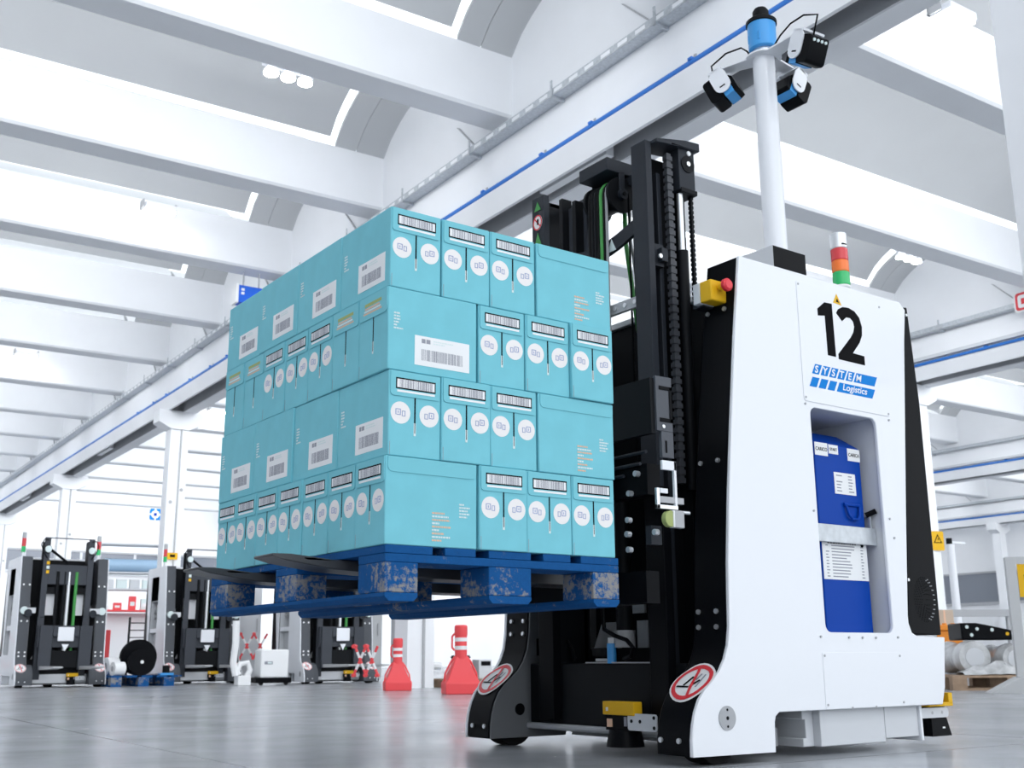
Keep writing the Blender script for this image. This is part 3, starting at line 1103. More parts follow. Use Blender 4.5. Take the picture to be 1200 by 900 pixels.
    if not hi:
        g = G()
        g.box(1.145, 1.19, .25, .96, zf + .34, zf + .62, SLATE2); g.box(1.145, 1.2, .30, .91, zf + .08, zf + .3, DARK)
        g.box(1.10, 1.145, .40, .76, zf + .48, zf + .62, SLATE2)
        P('carriage_plate', g, bev=.004)
        g = G(); g.box(1.085, 1.099, CTR - .13, CTR + .09, zf + .42, zf + .60, PANEL); P('white_plate', g, bev=.01)
        g = G(); g.prism([(CTR - .07, zf + .38), (CTR + .03, zf + .38), (CTR - .02, zf + .29)], 'x', 1.09, 1.099, PANEL); P('white_tab', g)
        for y in (CTR - .03, CTR + .03):
            g = G(); g.cyl((1.25, y, .4), (1.25, y, zt - .45), .028, SILVER if y < CTR else DARK, n=12); P('lift_cylinder', g)
        g = G(); g.cyl((1.23, CTR + .13, .4), (1.23, CTR + .13, zt - .45), .025, DARK, n=10); g.cyl((1.23, CTR - .13, .4), (1.23, CTR - .13, zt - .45), .022, GREENP, n=10); P('hose', g)
        for y in (CTR - .24, CTR + .22):
            g = G(); g.box(1.33, 1.35, y - .10, y + .10, zt - 1.02, zt - .72, PANEL); P('back_plate', g)
            g = G(); g.box(1.24, 1.32, y - .09, y + .09, zt - .74, zt - .66, DARK); P('valve_block', g)
        g = G(); g.box(1.235, 1.28, .16, 1.06, .05, .17, LIGHTG); P('front_bumper', g, bev=.01)
        for y in (.16, 1.05):
            g = G(); g.box(1.22, 1.30, y - .05, y + .13 if y < .5 else y + .05, .95, 1.02, LIGHTG); P('side_arm', g)
            g = G(); g.cyl((1.24, y + .05, .95), (1.19, y + .05, .95), .05, SLATE, n=14); P('cable_drum', g)
        for y, d in ((.30, -1), (.91, 1)):
            pts = [(1.2, y, zt - .28), (1.2, y + d * .06, zt - .2), (1.2, y + d * .1, zt - .1), (1.2, y + d * .06, zt - .03), (1.2, y, zt - .04)]
            g = G(); g.tube(pts, .008, DARK, n=6); P('cable_loop', g)
            g = G(); g.cyl((1.20, y, zt - .16), (1.17, y, zt - .16), .045, PALE, n=14); g.cyl((1.205, y, zt - .16), (1.195, y, zt - .16), .055, DARK, n=14); P('mast_camera', g)
        g = G()
        for k in range(3):
            g.box(1.205, 1.2145, .87, .91, zt - .36 - .06 * k, zt - .32 - .06 * k, YELLOW if k != 1 else PALE)
        P('warning_labels', g)
        g = G(); g.cyl((1.2, .88, zt - .16), (1.18, .62, zt - .34), .018, BLACK, n=8); P('swing_arm', g)
    # ---- floor scanner between the legs
    g = G(); g.box(1.16, 1.20, .355, .515, .135, .180, YELLOW)
    sc = P('floor_scanner', g, bev=.003, lab='yellow scanner housing with black sensor head')
    g = G(); g.box(1.158, 1.162, .485, .495, .148, .160, PRINTW); g.build('status_light', sc)
    g = G(); g.box(1.17, 1.22, .38, .51, .085, .135, BLACK); g.lathe((1.20, .445, 0), [(.055, .085), (.06, .06), (.066, .032), (.05, .030)], BLACK, n=20)
    g.box(1.166, 1.172, .475, .50, .095, .122, KRAFT); g.box(1.166, 1.172, .40, .412, .10, .13, PRINTG)
    g.build('scanner_head', sc)
    g = G(); g.prism(rrect(.25, .392, .088, .143, .01), 'x', 1.165, 1.170, LIGHTG)
    for (y, z) in ((.262, .10), (.262, .132), (.33, .118), (.372, .118)):
        g.cyl((1.163, y, z), (1.166, y, z), .006, DARK, n=8)
    P('scanner_bracket', g)
    if hi:
        g = G(); g.cyl((1.25, .16, .075), (1.25, 1.06, .075), .012, SHEETG, n=10); P('front_bar', g)
        # mast foot: cylinder, cables and a blue connector
        g = G(); g.cyl((1.30, .545, .36), (1.30, .545, .95), .030, DARK, n=16); g.cyl((1.30, .545, .36), (1.30, .545, .42), .038, SHEETG, n=16); P('main_cylinder', g)
        g = G(); g.cyl((1.27, .585, .305), (1.27, .585, .375), .017, SICK, n=14); g.cyl((1.27, .585, .375), (1.27, .585, .395), .013, PRINTW, n=12); P('blue_connector', g)
        g = G(); g.tube([(1.26, .62, .55), (1.26, .615, .47), (1.25, .60, .425), (1.25, .54, .40), (1.25, .48, .385), (1.25, .45, .36), (1.26, .47, .33), (1.27, .52, .32)], .008, BLACK, n=8); P('cable', g)
        g = G(); g.tube([(1.30, .92, .40), (1.30, .88, .39), (1.30, .85, .36), (1.30, .83, .315)], .007, BLACK, n=8); P('cable', g)
        g = G(); g.box(1.29, 1.31, .60, .72, .33, .36, BLACK); g.box(1.29, 1.31, .62, .70, .312, .322, PRINTW); P('terminal_block', g)
        g = G(); g.box(1.258, 1.264, .36, .72, .3055, .31, SHEETG); P('edge_strip', g)
    # ---- rear scanner
    g = G(); g.box(2.30, 2.45, OUT0 + .02, OUT0 + .16, .142, .156, YELLOW); g.box(2.425, 2.45, OUT0 + .02, OUT0 + .16, .15, .19, YELLOW)
    rs = P('rear_scanner', g, bev=.002, lab='yellow-topped rear floor scanner')
    g = G(); g.box(2.33, 2.44, OUT0 + .05, OUT0 + .15, .10, .142, BLACK); g.prism([(2.335, .10), (2.43, .10), (2.455, .035), (2.335, .035)], 'y', OUT0 + .04, OUT0 + .16, BLACK)
    g.box(2.40, 2.415, OUT0 + .0385, OUT0 + .041, .062, .068, PRINTW); g.build('scanner_head', rs)
    g = G(); g.prism(rrect(2.262, 2.43, .102, .138, .012), 'y', OUT0 + .030, OUT0 + .036, LIGHTG); g.cyl((2.33, OUT0 + .029, .12), (2.33, OUT0 + .031, .12), .006, SHEETG, n=8); g.cyl((2.39, OUT0 + .029, .12), (2.39, OUT0 + .031, .12), .006, SHEETG, n=8)
    g.build('scanner_bracket', rs)
    # ---- battery bay
    for y0, y1, on in ((OUT0 + .0145, OUT0 + .36, True), (OUT1 - .0145, OUT1 - .36, not hi)):
        if not on: continue
        g = G()
        x0, x1, z0, z1 = 1.716, 2.104, .399, 1.201
        ym = (y1 + .01) if y1 > y0 else (y1 - .01)
        t = .006
        a, b = min(y0, y1), max(y0, y1)
        g.box(x0 - t, x0, a, b, z0 - t, z1 + t, LIGHTG); g.box(x1, x1 + t, a, b, z0 - t, z1 + t, LIGHTG)
        g.box(x0, x1, a, b, z1, z1 + t, LIGHTG); g.box(x0, x1, a, b, z0 - t, z0, LIGHTG)
        g.box(x0, x1, min(y1, ym), max(y1, ym), z0, z1, LIGHTG)
        bay = P('battery_bay', g)
    if hi:
        g = G()
        g.box(1.717, 2.103, .030, .040, .722, .786, GALV)
        P('retaining_bar', g, bev=.002)
        g = G(); g.box(2.083, 2.094, .04, .07, .78, .83, GALV); g.box(1.735, 1.75, .03, .06, .78, .86, GALV); P('bar_latch', g)
        g = G(); g.cyl((2.075, .05, .835), (2.098, .02, .850), .010, BLACK, n=10); P('latch_knob', g)
        # number plate, writing
        g = G(); g.prism(rrect(1.690, 2.187, 1.214, 1.668, .012), 'y', OUT0 - .0022, OUT0 - .0002, PANEL)
        npl = P('number_plate', g, bev=.0008)
        g = G(); f = .0022
        g.prism([(1.800, 1.551), (1.800, 1.578), (1.843, 1.610), (1.886, 1.612), (1.888, 1.405), (1.841, 1.405), (1.840, 1.557)], 'y', OUT0 - f - .0008, OUT0 - f, PRINTB)
        g.prism([(1.908, 1.580), (1.922, 1.598), (1.950, 1.611), (1.985, 1.614), (2.020, 1.606), (2.046, 1.585), (2.058, 1.550), (2.054, 1.515), (2.036, 1.484), (1.990, 1.436), (2.058, 1.434), (2.058, 1.398),
                 (1.903, 1.399), (1.903, 1.419), (1.985, 1.497), (2.003, 1.520), (2.011, 1.543), (2.006, 1.563), (1.990, 1.574), (1.967, 1.573), (1.940, 1.553)], 'y', OUT0 - f - .0008, OUT0 - f, PRINTB)
        P('number_twelve', g)
        g = G(); g.prism([(1.895, 1.619), (1.945, 1.615), (1.918, 1.658)], 'y', OUT0 - f - .0008, OUT0 - f, YELLOW); g.prism([(1.912, 1.625), (1.930, 1.6235), (1.9195, 1.640)], 'y', OUT0 - f - .0012, OUT0 - f - .0008, PRINTB)
        P('warning_sticker', g, lab='small yellow warning triangle')
        g = G()
        sl = .55

        def para(x0, x1, z0, z1, m=LOGO, e=0):
            z_ = (z1 - z0) * sl
            g.prism([(x0, z0), (x1, z0), (x1 + z_, z1), (x0 + z_, z1)], 'y', OUT0 - f - .0006 - e, OUT0 - f - e, m)
        zt0, zt1, zb0, zb1 = 1.322, 1.360, 1.272, 1.309
        for k in range(5):
            para(1.743 + .0475 * k, 1.781 + .0475 * k, zt0, zt1)
        para(1.743 + .0475 * 5, 2.105, zt0, zt1)
        for k in range(3):
            para(1.724 + .050 * k, 1.763 + .050 * k, zb0, zb1)
        para(1.876, 2.086, zb0, zb1)
        lg = P('logo', g, lab='blue slanted logo lettering')
        for k, ch in enumerate('SYSTEM'):
            text('logo_letter', ch, .038, (1.7625 + .0475 * k - TX + (.004 if ch != 'M' else .009), OUT0 - f - .0009 - TY, zt0 + .006), (PI / 2, 0, 0), PRINTW, root, .0003, 'CENTER', .25, .0009 if ch != 'M' else .0002, 1.05 if ch != 'M' else 1.12)
        text('logo_word', 'Logistics', .0355, (1.982 - TX, OUT0 - f - .0009 - TY, zb0 + .0105), (PI / 2, 0, 0), PRINTW, root, .0003, 'CENTER', .25, .0004, 1.18)
        # lower access plate and screws
        g = G(); g.prism(rrect(1.692, 2.128, .152, .338, .006), 'y', OUT0 - .0018, OUT0 - .0002, PANEL); P('access_plate', g, bev=.0006)
        g = G()
        for (x, z) in ((1.70, 1.655), (2.178, 1.652), (1.70, 1.228), (2.178, 1.224), (1.695, 1.203), (2.178, 1.20), (1.702, .327), (2.118, .325), (1.702, .166), (2.118, .164), (1.69, .39), (2.118, .39), (1.84, .388), (1.915, .388), (1.99, .388),
                       (1.70, .82), (2.13, .82), (2.148, .75), (1.83, .153), (1.96, .153)):
            g.cyl((x, OUT0 - .004, z), (x, OUT0, z), .0042, SHEETG, n=8)
        P('panel_screws', g, kind='stuff')
        for (x, z) in ((2.365, 1.655), (2.262, 1.12), (2.222, .60)):
            g = G(); g.cyl((x, OUT0 + .004, z), (x, OUT0 + .009, z), .006, SILVER, n=8); P('cover_screw', g)
        # emergency stop
        g = G(); g.box(1.300, 1.378, .095, .13, 1.535, 1.612, LIGHTG); g.box(1.300, 1.378, .040, .095, 1.535, 1.612, YELLOW); g.cyl((1.339, .04, 1.585), (1.339, .016, 1.585), .012, YELLOW, n=12)
        es = P('emergency_stop', g, bev=.005, lab='yellow emergency stop box with red mushroom button')
        g = G(); g.lathe((1.339, .016, 1.585), [(.014, .0), (.023, -.008), (.023, -.02), (.016, -.027)], RED, n=20, axis='y'); g.build('red_button', es)
        g = G(); g.box(1.32, 1.42, .10, .15, 1.530, 1.56, SLATE); P('stop_bracket', g)
        # stack light
        sx, sy = 2.245, .20
        g = G(); g.cyl((sx, sy, 1.70), (sx, sy, 1.80), .012, SILVER, n=14)
        st = P('stack_light', g)
        for nm, z0, z1, m in (('clear_lens', 1.800, 1.812, PRINTW), ('green_lens', 1.812, 1.870, LAMPGRN), ('orange_lens', 1.870, 1.920, LAMPORA), ('red_lens', 1.920, 1.972, LAMPRED), ('grey_cap', 1.972, 2.040, SILVER)):
            q = G(); q.lathe((sx, sy, 0), [(.032, z0), (.035, z0 + .003), (.035, z1 - .003), (.032, z1)], m, n=24)
            if nm == 'grey_cap': q.box(sx - .02, sx + .005, sy - .0365, sy - .03, z0 + .012, z0 + .016, PRINTB)
            q.build(nm, st)
        # sensor mast
        px, py = 2.335, .606
        g = G(); g.box(2.185, 2.400, .50, .71, 1.70, 2.075, LIGHTG); g.box(2.186, 2.400, .4985, .5, 1.70, 2.073, BLACK); P('pole_base', g, bev=.004)
        g = G(); g.cyl((px, py, 1.90), (px, py, 3.075), .0515, PANEL, n=28); P('sensor_pole', g)
        g = G(); g.cyl((px, py, 3.075), (px, py, 3.083), .085, PANEL, n=28)
        for ang, rr in ((112, .20), (264, .27), (0, .18)):
            a = math.radians(ang)
            d, n_ = Vector((math.cos(a), math.sin(a), 0)), Vector((-math.sin(a), math.cos(a), 0))
            c0 = Vector((px, py, 3.072))
            vs = [c0 + n_ * .05, c0 - n_ * .05, c0 + d * rr - n_ * .028, c0 + d * rr + n_ * .028]
            g.add([tuple(v) for v in vs] + [tuple(v + Vector((0, 0, .008))) for v in vs], [(0, 1, 2, 3), (4, 5, 6, 7), (0, 1, 5, 4), (1, 2, 6, 5), (2, 3, 7, 6), (3, 0, 4, 7)], PANEL)
        P('sensor_plate', g)
        g = G(); g.lathe((px, py, 0), [(.060, 3.12), (.066, 3.125), (.067, 3.250), (.060, 3.252)], SICK, n=28)
        g.box(px - .062, px - .05, py - .035, py + .035, 3.15, 3.19, SICK)
        li = P('lidar', g, lab='blue laser scanner with black cap on top of the pole')
        g = G(); g.lathe((px, py, 0), [(.064, 3.250), (.073, 3.252), (.073, 3.268), (.055, 3.283), (.038, 3.284), (.038, 3.325), (.030, 3.338)], DARK, n=28); g.build('lidar_cap', li)
        g = G(); g.cyl((px, py, 3.083), (px, py, 3.12), .045, SILVER, n=20); g.build('lidar_foot', li)
        for k, (ang, rr, zc, til) in enumerate(((112, .20, 3.0, 0), (264, .27, 3.005, 0), (0, .18, 3.0, 0))):
            a = math.radians(ang)
            T = Matrix.Translation((px + rr * math.cos(a), py + rr * math.sin(a), zc - .03)) @ Matrix.Rotation(a, 4, 'Z') @ Matrix.Rotation(math.radians(24), 4, 'Y') @ Matrix.Scale(1.45, 4)
            q = G(); q.T = T
            q.prism(rrect(.004, .052, -.042, .045, .012), 'y', -.038, .038, BLACK); q.prism([(-.046, -.038), (-.046, .01), (-.02, .042), (.004, .042), (.004, -.042), (-.03, -.042)], 'y', -.034, .034, BLACK)
            q.box(-.030, .003, -.0345, .0345, -.0425, -.006, SICK)
            cam_ = P('scan_camera', q, bev=.003, lab='black and blue sensor head on its arm')
            q = G(); q.T = T
            q.prism(rrect(-.036, .022, -.030, .062, .028), 'y', .039, .043, PANEL); q.prism(rrect(-.036, .022, -.030, .062, .028), 'y', -.043, -.039, PANEL); q.box(-.030, .018, -.043, .043, .056, .063, PANEL)
            for s_ in (.0435, -.0435):
                q.box(-.016, .004, min(s_, s_ * .98), max(s_, s_ * .98), -.010, -.005, PRINTB)
            q.build('camera_fork', cam_)
            q = G(); q.T = T
            for i in range(4):
                q.cyl((.052, -.024 + .016 * i, .030), (.055, -.024 + .016 * i, .030), .005, PALE, n=8)
            tag(q.build('connector_row', cam_), kind='stuff')
            e = Vector((px + rr * math.cos(a), py + rr * math.sin(a), zc + .04))
            c0 = Vector((px + .05 * math.cos(a), py + .05 * math.sin(a), 3.09))
            q = G()
            mid = (c0 + e) / 2 + Vector((-.03, -.05, .075))
            out = e + Vector((math.cos(a) * .07 - .02, math.sin(a) * .07 - .03, .06))
            q.tube([c0, (c0 + mid) / 2 + Vector((0, 0, .012)), mid, (mid + out) / 2 + Vector((0, 0, .02)), out, e + Vector((math.cos(a) * .05, math.sin(a) * .05, -.02))], .0045, BLACK, n=6)
            P('sensor_cable', q)
    else:
        for yc, sg in ((OUT0 + .08, -1), (OUT1 - .08, 1)):
            g = G(); x, z, nx, nz = on_prof(1.02)
            g.cyl((x, yc, z), (x - .05, yc, z), .05, PALE, n=14); es = P('emergency_stop', g, lab='round emergency stop on a yellow box')
            g = G(); g.box(x - .02, x + .0, yc - sg * .0, yc - sg * .09, z - .035, z + .02, YELLOW); g.build('stop_box', es)
            g = G(); g.cyl((1.75, yc, 1.70), (1.75, yc, 1.78), .02, SILVER, n=10); st = P('stack_light', g)
            for nm, z0, z1, m in (('green_lens', 1.78, 1.86, LAMPGRN), ('red_lens', 1.86, 1.97, LAMPRED), ('grey_cap', 1.97, 2.05, SHEETG)):
                q = G(); q.cyl((1.75, yc, z0), (1.75, yc, z1), .030, m, n=14); q.build(nm, st)
        g = G(); g.box(1.72, 2.10, OUT1 - .05, OUT1 - .012, .74, .80, PANEL); P('bay_bar', g)
        g = G(); g.box(1.80, 2.04, OUT1 - .30, OUT1 - .06, .42, .72, SHEETG); g.tube([(1.8, OUT1 - .06, 1.1), (1.86, OUT1 - .05, .98), (1.95, OUT1 - .05, .95), (1.99, OUT1 - .05, 1.02), (1.9, OUT1 - .05, 1.1), (1.84, OUT1 - .05, 1.0)], .02, GREYH); g.box(1.78, 2.02, OUT1 - .3, OUT1 - .08, .98, 1.15, GREYP); P('bay_equipment', g)
    return root


hero = truck('white automated forklift numbered 12, carrying the pallet of teal cartons', 'automated forklifts', True, PZ, 2.205)

# ---- the battery standing in the bay
bt = thing('battery', 'tall blue battery standing in the bay of the white forklift numbered 12', 'battery', (1.95, .18, .40))
BO = (-1.95, -.18, -.40)


def BP(nm, g, bev=0, lab=None, par=None):
    o = g.build(nm, par or bt, BO if par is None else None, None, bev)
    if lab: o['label'] = lab
    return o


bx0, bx1, by = 1.808, 2.070, .052
g = G(); g.prism([(by, .400), (by, 1.085), (by + .10, 1.15), (by + .19, 1.10), (.34, 1.10), (.34, .400)], 'x', bx0, bx1, BATT); BP('case', g, bev=.004)
g = G(); g.tube([(1.955, by - .001, .868), (1.960, by - .007, .860), (1.968, by - .010, .830), (1.985, by - .011, .815), (2.015, by - .011, .815), (2.03, by - .010, .830), (2.036, by - .007, .860), (2.038, by - .001, .868)], .005, BATT, n=8); g.tube([(1.950, by - .003, .868), (2.042, by - .003, .868)], .006, BATT, n=8); BP('handle', g)
for (x0, x1, z0, z1, tx, sz) in ((1.810, 1.882, 1.040, 1.088, 'CARICO', .0185), (1.888, 1.942, 1.052, 1.086, 'START', .015), (1.950, 2.022, 1.035, 1.082, 'CARICA', .0185)):
    x0 += .046 * (x0 > 1.9); x1 += .046 * (x1 > 2.0)
    g = G(); g.box(x0, x1, by - .002, by - .0004, z0, z1, PRINTW); lb = BP('terminal_label', g)
    text('label_text', tx, sz, ((x0 + x1) / 2, by - .0026, (z0 + z1) / 2 - sz * .35), (PI / 2, 0, 0), PRINTB, lb, .0002, 'CENTER', 0, .0002, .95)
g = G(); g.box(bx0 - .002, bx0 - .0004, by + .004, by + .075, 1.035, 1.085, PRINTG); BP('terminal_label', g)


def notice(nm, x0, x1, z0, z1, rows, head, cols):
    g = G(); g.box(x0, x1, by - .002, by - .0004, z0, z1, PRINTW)
    rnd = random.Random(len(nm))
    h = (z1 - z0) / (rows + (2 if head else 1))
    y = by - .0024
    if head:
        u = x0 + .03
        while u < x1 - .06:
            w = rnd.uniform(.006, .014)
            g.box(u, u + w, y, y + .0003, z1 - h * 1.35, z1 - h * .45, PRINTB); u += w + .0035
        g.cyl((x1 - .026, y, z1 - h * 1.2), (x1 - .026, y + .0003, z1 - h * 1.2), .009, PRINTB, n=12)
    for r in range(rows):
        z = z1 - h * (r + (2 if head else 1))
        for (a, b_) in cols:
            if rnd.random() < .15: continue
            ln = (b_ - a) * rnd.uniform(.6, 1)
            g.box(x0 + a, x0 + a + ln, y, y + .0003, z - h * .18, z + h * .18, PRINTG)
    return BP(nm, g)


notice('instruction_sheet', 1.812, 2.064, .592, .735, 11, True, ((.018, .036), (.05, .185), (.215, .232)))
notice('rating_plate', 1.908, 2.030, .905, .985, 6, False, ((.012, .05), (.08, .112)))
g = G(); g.tube([(1.85, .20, 1.12), (1.86, .20, 1.17), (1.89, .20, 1.185), (1.915, .20, 1.15), (1.92, .20, 1.10)], .010, SHEETG, n=8); BP('cable', g)

# ================================================================== parked forklifts in the background
park = truck('parked automated forklift with empty forks, leftmost of the three in the background', 'automated forklifts', False, .17, 1.95, 'automated_forklift')
park.location = loc_b(2.12, 13.85); park.rotation_euler = (0, 0, B + PI / 2); park.scale = (.94, .92, 1)
for (x, y, lab) in ((4.25, 14.5, 'parked automated forklift between the cable reels and the small white cart'), (5.72, 13.0, 'parked automated forklift right of the small white cart, partly hidden below the lifted pallet')):
    o = copy_tree(park); o.location = loc_b(x, y); o['label'] = lab


def bthing(name, label, cat, x, y, z=0, rz=0.0, group=None):
    return thing(name, label, cat, loc_b(x, y, z), B + rz, group)


# ---- blue pallet with cable reels
t = bthing('pallet', 'blue pallet on the floor between two parked forklifts, loaded with cable reels', 'pallet', 3.12, 13.3)
for i in range(5):
    g = G(); x = -.42 + .2 * i; g.box(x, x + .14, -.3, .6, .118, .14, PBLUE); g.build('deck_board', t)
for x in (-.42, -.06, .28):
    g = G(); g.box(x, x + .14, -.3, .6, 0, .022, PBLUE); g.build('bottom_board', t)
    for y in (-.3, .08, .46):
        g = G(); g.box(x, x + .14, y, y + .14, .022, .118, PBLUEW); g.build('block', t)


def reel(x, y, z, r, w, lab, rz=0.0, flange=BLACK, core=GREYH):
    t = bthing('cable_reel', lab, 'cable reel', x, y, z, rz, 'cable reels on the blue pallet')
    for s in (-w / 2, w / 2):
        g = G(); g.cyl((0, s - .006, r), (0, s + .006, r), r, flange, n=32); g.build('flange', t)
    g = G(); g.cyl((0, -w / 2, r), (0, w / 2, r), r * .78, core, n=28); g.build('cable_winding', t)
    g = G(); g.cyl((0, -w / 2 - .012, r), (0, w / 2 + .012, r), r * .13, PRINTW, n=16); g.build('hub', t)


reel(3.10, 13.06, .141, .175, .11, 'large upright black cable reel at the front of the blue pallet', -.15)
reel(3.16, 13.45, .141, .24, .12, 'dark cable reel standing behind the large black reel', -.1)
for (x, y, w, r, lab) in ((2.80, 13.08, .15, .09, 'white wrapped roll lying at the left front of the blue pallet'), (2.82, 13.5, .16, .12, 'white wrapped roll lying behind another roll on the blue pallet')):
    t = bthing('wrapped_roll', lab, 'roll', x, y, .141, .2)
    g = G(); g.cyl((-w / 2, 0, r), (w / 2, 0, r), r, PRINTW, n=20); g.build('wrapping', t)
    g = G(); g.cyl((-w / 2 - .004, 0, r), (-w / 2 + .01, 0, r), r * .4, SHEETG, n=14); g.build('core', t)
t = bthing('small_motor', 'small dark motor with a teal base at the right end of the blue pallet', 'motor', 3.45, 13.1, .141)
g = G(); g.cyl((0, 0, .03), (0, 0, .13), .05, DARK, n=14); g.build('housing', t)
g = G(); g.box(-.09, .09, -.06, .06, 0, .03, SICK); g.build('base', t)

# ---- small white cart
t = bthing('cart', 'small white boxy cart on a black base between two parked forklifts', 'cart', 4.66, 12.35, 0, -.15)
g = G(); g.box(-.19, .19, -.2, .2, .10, .47, PRINTW); g.build('body', t, bev=.02)
g = G(); g.box(-.14, -.03, -.206, -.2, .275, .315, PRINTG); g.box(-.10, -.04, -.208, -.206, .285, .305, PALE); g.build('name_label', t)
g = G(); g.box(-.24, .24, -.19, .19, .03, .10, BLACK); g.build('base', t, bev=.01)
for x in (-.17, .17):
    g = G(); g.cyl((x, -.18, .03), (x, -.14, .03), .03, RUBBER, n=12); g.build('wheel', t)
t = bthing('robot_arm', 'white jointed robot arm folded beside the small white cart', 'robot arm', 4.24, 12.3, 0, 0)
g = G(); g.box(-.09, .09, -.08, .08, 0, .13, PRINTW); g.build('base', t, bev=.01)
g = G(); g.tube([(.05, 0, .1), (.10, 0, .2), (.06, 0, .30), (-.04, 0, .28), (-.08, 0, .2), (-.06, 0, .14)], .04, PRINTW, n=10); g.build('lower_arm', t)
g = G(); g.tube([(-.10, 0, .13), (-.14, 0, .30), (-.12, 0, .55), (-.13, 0, .85)], .045, PRINTW, n=10); g.build('upper_arm', t)


# ---- folding barriers and red bollards
def scissor(x, y, z, n, w, h, lab, rz=0.0):
    t = bthing('folding_barrier', lab, 'barrier', x, y, z, rz, 'red and white folding barriers')
    for k in range(n):
        for d in (0, 1):
            a, b_ = (k * w, (k + 1) * w)
            z0, z1 = (0, h) if d == 0 else (h, 0)
            g = G()
            for q in range(5):
                p0 = Vector((a + (b_ - a) * q / 5, d * .02, z0 + (z1 - z0) * q / 5)); p1 = Vector((a + (b_ - a) * (q + 1) / 5, d * .02, z0 + (z1 - z0) * (q + 1) / 5))
                g.cyl(p0, p1, .016, CONE if q % 2 == 0 else PRINTW, n=6)
            g.build('slat', t)
        g = G(); g.cyl((k * w, -.03, h), (k * w, .04, h), .024, CONE, n=10); g.build('joint', t)
    for k in range(n + 1):
        g = G(); g.cyl((k * w, -.02, 0), (k * w, .03, 0), .022, CONE, n=10); g.build('joint', t)


def bollard(x, y, lab, sc):
    t = bthing('safety_bollard', lab, 'bollard', x, y, 0, -.35, 'red plastic safety bollards')
    t.scale = (sc * .80, sc * .80, sc)
    g = G()
    prof = [(.24, 0), (.245, .12), (.20, .17), (.13, .30), (.085, .40)]
    vs = []
    for r, z in prof:
        vs += [(r, r * .8, z), (-r, r * .8, z), (-r, -r * .8, z), (r, -r * .8, z)]
    fs = [(i * 4 + k, i * 4 + (k + 1) % 4, i * 4 + 4 + (k + 1) % 4, i * 4 + 4 + k) for i in range(len(prof) - 1) for k in range(4)] + [(0, 1, 2, 3), (16, 17, 18, 19)]
    g.add(vs, fs, CONE); g.build('base_skirt', t, bev=.012)
    g = G(); g.cyl((0, 0, .38), (0, 0, .66), .085, CONE, n=20); g.build('post', t)
    for z in (.475, .565):
        g = G(); g.cyl((0, 0, z), (0, 0, z + .042), .087, PRINTW, n=20); g.build('reflective_band', t)
    g = G(); g.lathe((0, 0, 0), [(.088, .625), (.092, .64), (.092, .73), (.075, .745)], CONE, n=20); g.build('cap', t)
    for s in (-1, 1):
        g = G(); g.tube([(s * .085, 0, .40), (s * .14, 0, .345), (s * .22, 0, .22), (s * .235, 0, .13)], .014, CONE, n=6); g.build('side_loop', t)
    g = G(); g.tube([(-.09, 0, .47), (-.125, 0, .50), (-.125, 0, .62), (-.09, 0, .65)], .014, CONE, n=6); g.build('handle', t)


bollard(4.42, 6.94, 'red bollard with two white bands, nearer and larger one beside the forklift leg', .87)
bollard(4.56, 8.50, 'red bollard with two white bands, farther and smaller one near a folding barrier', .74)
scissor(4.62, 9.70, .15, 2, .15, .33, 'red folding barrier stretched left of the farther red bollard', -.9)
scissor(4.87, 14.15, .36, 2, .20, .36, 'red folding barrier above the small white cart', -.5)
scissor(.9, 15.5, .25, 2, .35, .45, 'red folding barrier at the left edge of the hall behind the leftmost forklift', .1)

# ---- cabinets behind the bollards
for (x, y, w, h, m, lab) in ((6.75, 13.6, .42, 1.55, GREYP, 'tall light grey cabinet behind the folding barrier'), (7.32, 13.2, .55, 1.75, WALLW, 'tall white cabinet behind the farther red bollard'),
                             (5.13, 14.7, .5, 1.7, LIGHTG, 'tall pale cabinet behind the small white cart')):
    t = bthing('cabinet', lab, 'cabinet', x, y, 0, -.3)
    g = G(); g.box(-w / 2, w / 2, 0, .4, .05, h, m); g.build('body', t, bev=.005)
    g = G(); g.box(-w / 2 + .015, w / 2 - .015, -.012, 0, .08, h - .03, m); d = g.build('door', t, bev=.003)
    g = G(); g.box(w / 2 - .07, w / 2 - .05, -.03, -.012, h * .45, h * .57, SHEETG); g.build('handle', d)
    g = G(); g.box(-w / 2 + .03, w / 2 - .03, .03, .37, 0, .05, DARK); g.build('plinth', t)
t = bthing('office_chair', 'white shell chair with black seat behind the farther red bollard', 'chair', 5.95, 10.25, 0, 0)
g = G(); g.tube([(-.14, 0, .52), (-.17, 0, .36), (-.12, 0, .26), (.16, 0, .24)], .045, PRINTW, n=10); g.build('shell', t)
g = G(); g.cyl((0, 0, .05), (0, 0, .24), .025, SHEETG, n=10); g.build('stem', t)
for k in range(4):
    a = k * PI / 2 + .4
    g = G(); g.tube([(0, 0, .07), (.2 * math.cos(a), .2 * math.sin(a), .03)], .018, DARK, n=6); g.cyl((.2 * math.cos(a), .2 * math.sin(a) - .01, .025), (.2 * math.cos(a), .2 * math.sin(a) + .01, .025), .025, DARK, n=10); g.build('leg', t)
t = bthing('pallet', 'low wooden pallet with motors behind the nearer red bollard', 'pallet', 5.95, 9.25)
for x in (-.35, -.05, .25):
    g = G(); g.box(x, x + .1, -.3, .3, 0, .08, WOOD); g.build('block', t)
for k in range(4):
    g = G(); g.box(-.4, .4, -.3 + .16 * k, -.18 + .16 * k, .08, .10, WOOD); g.build('deck_board', t)
t = bthing('drive_motor', 'black finned drive motor on the low wooden pallet', 'motor', 5.78, 9.2, .10)
g = G(); g.cyl((0, 0, 0), (0, 0, .27), .11, BLACK, n=18); g.build('housing', t)
for k in range(5):
    g = G(); g.cyl((0, 0, .04 + .05 * k), (0, 0, .055 + .05 * k), .12, DARK, n=18); g.build('cooling_fin', t)
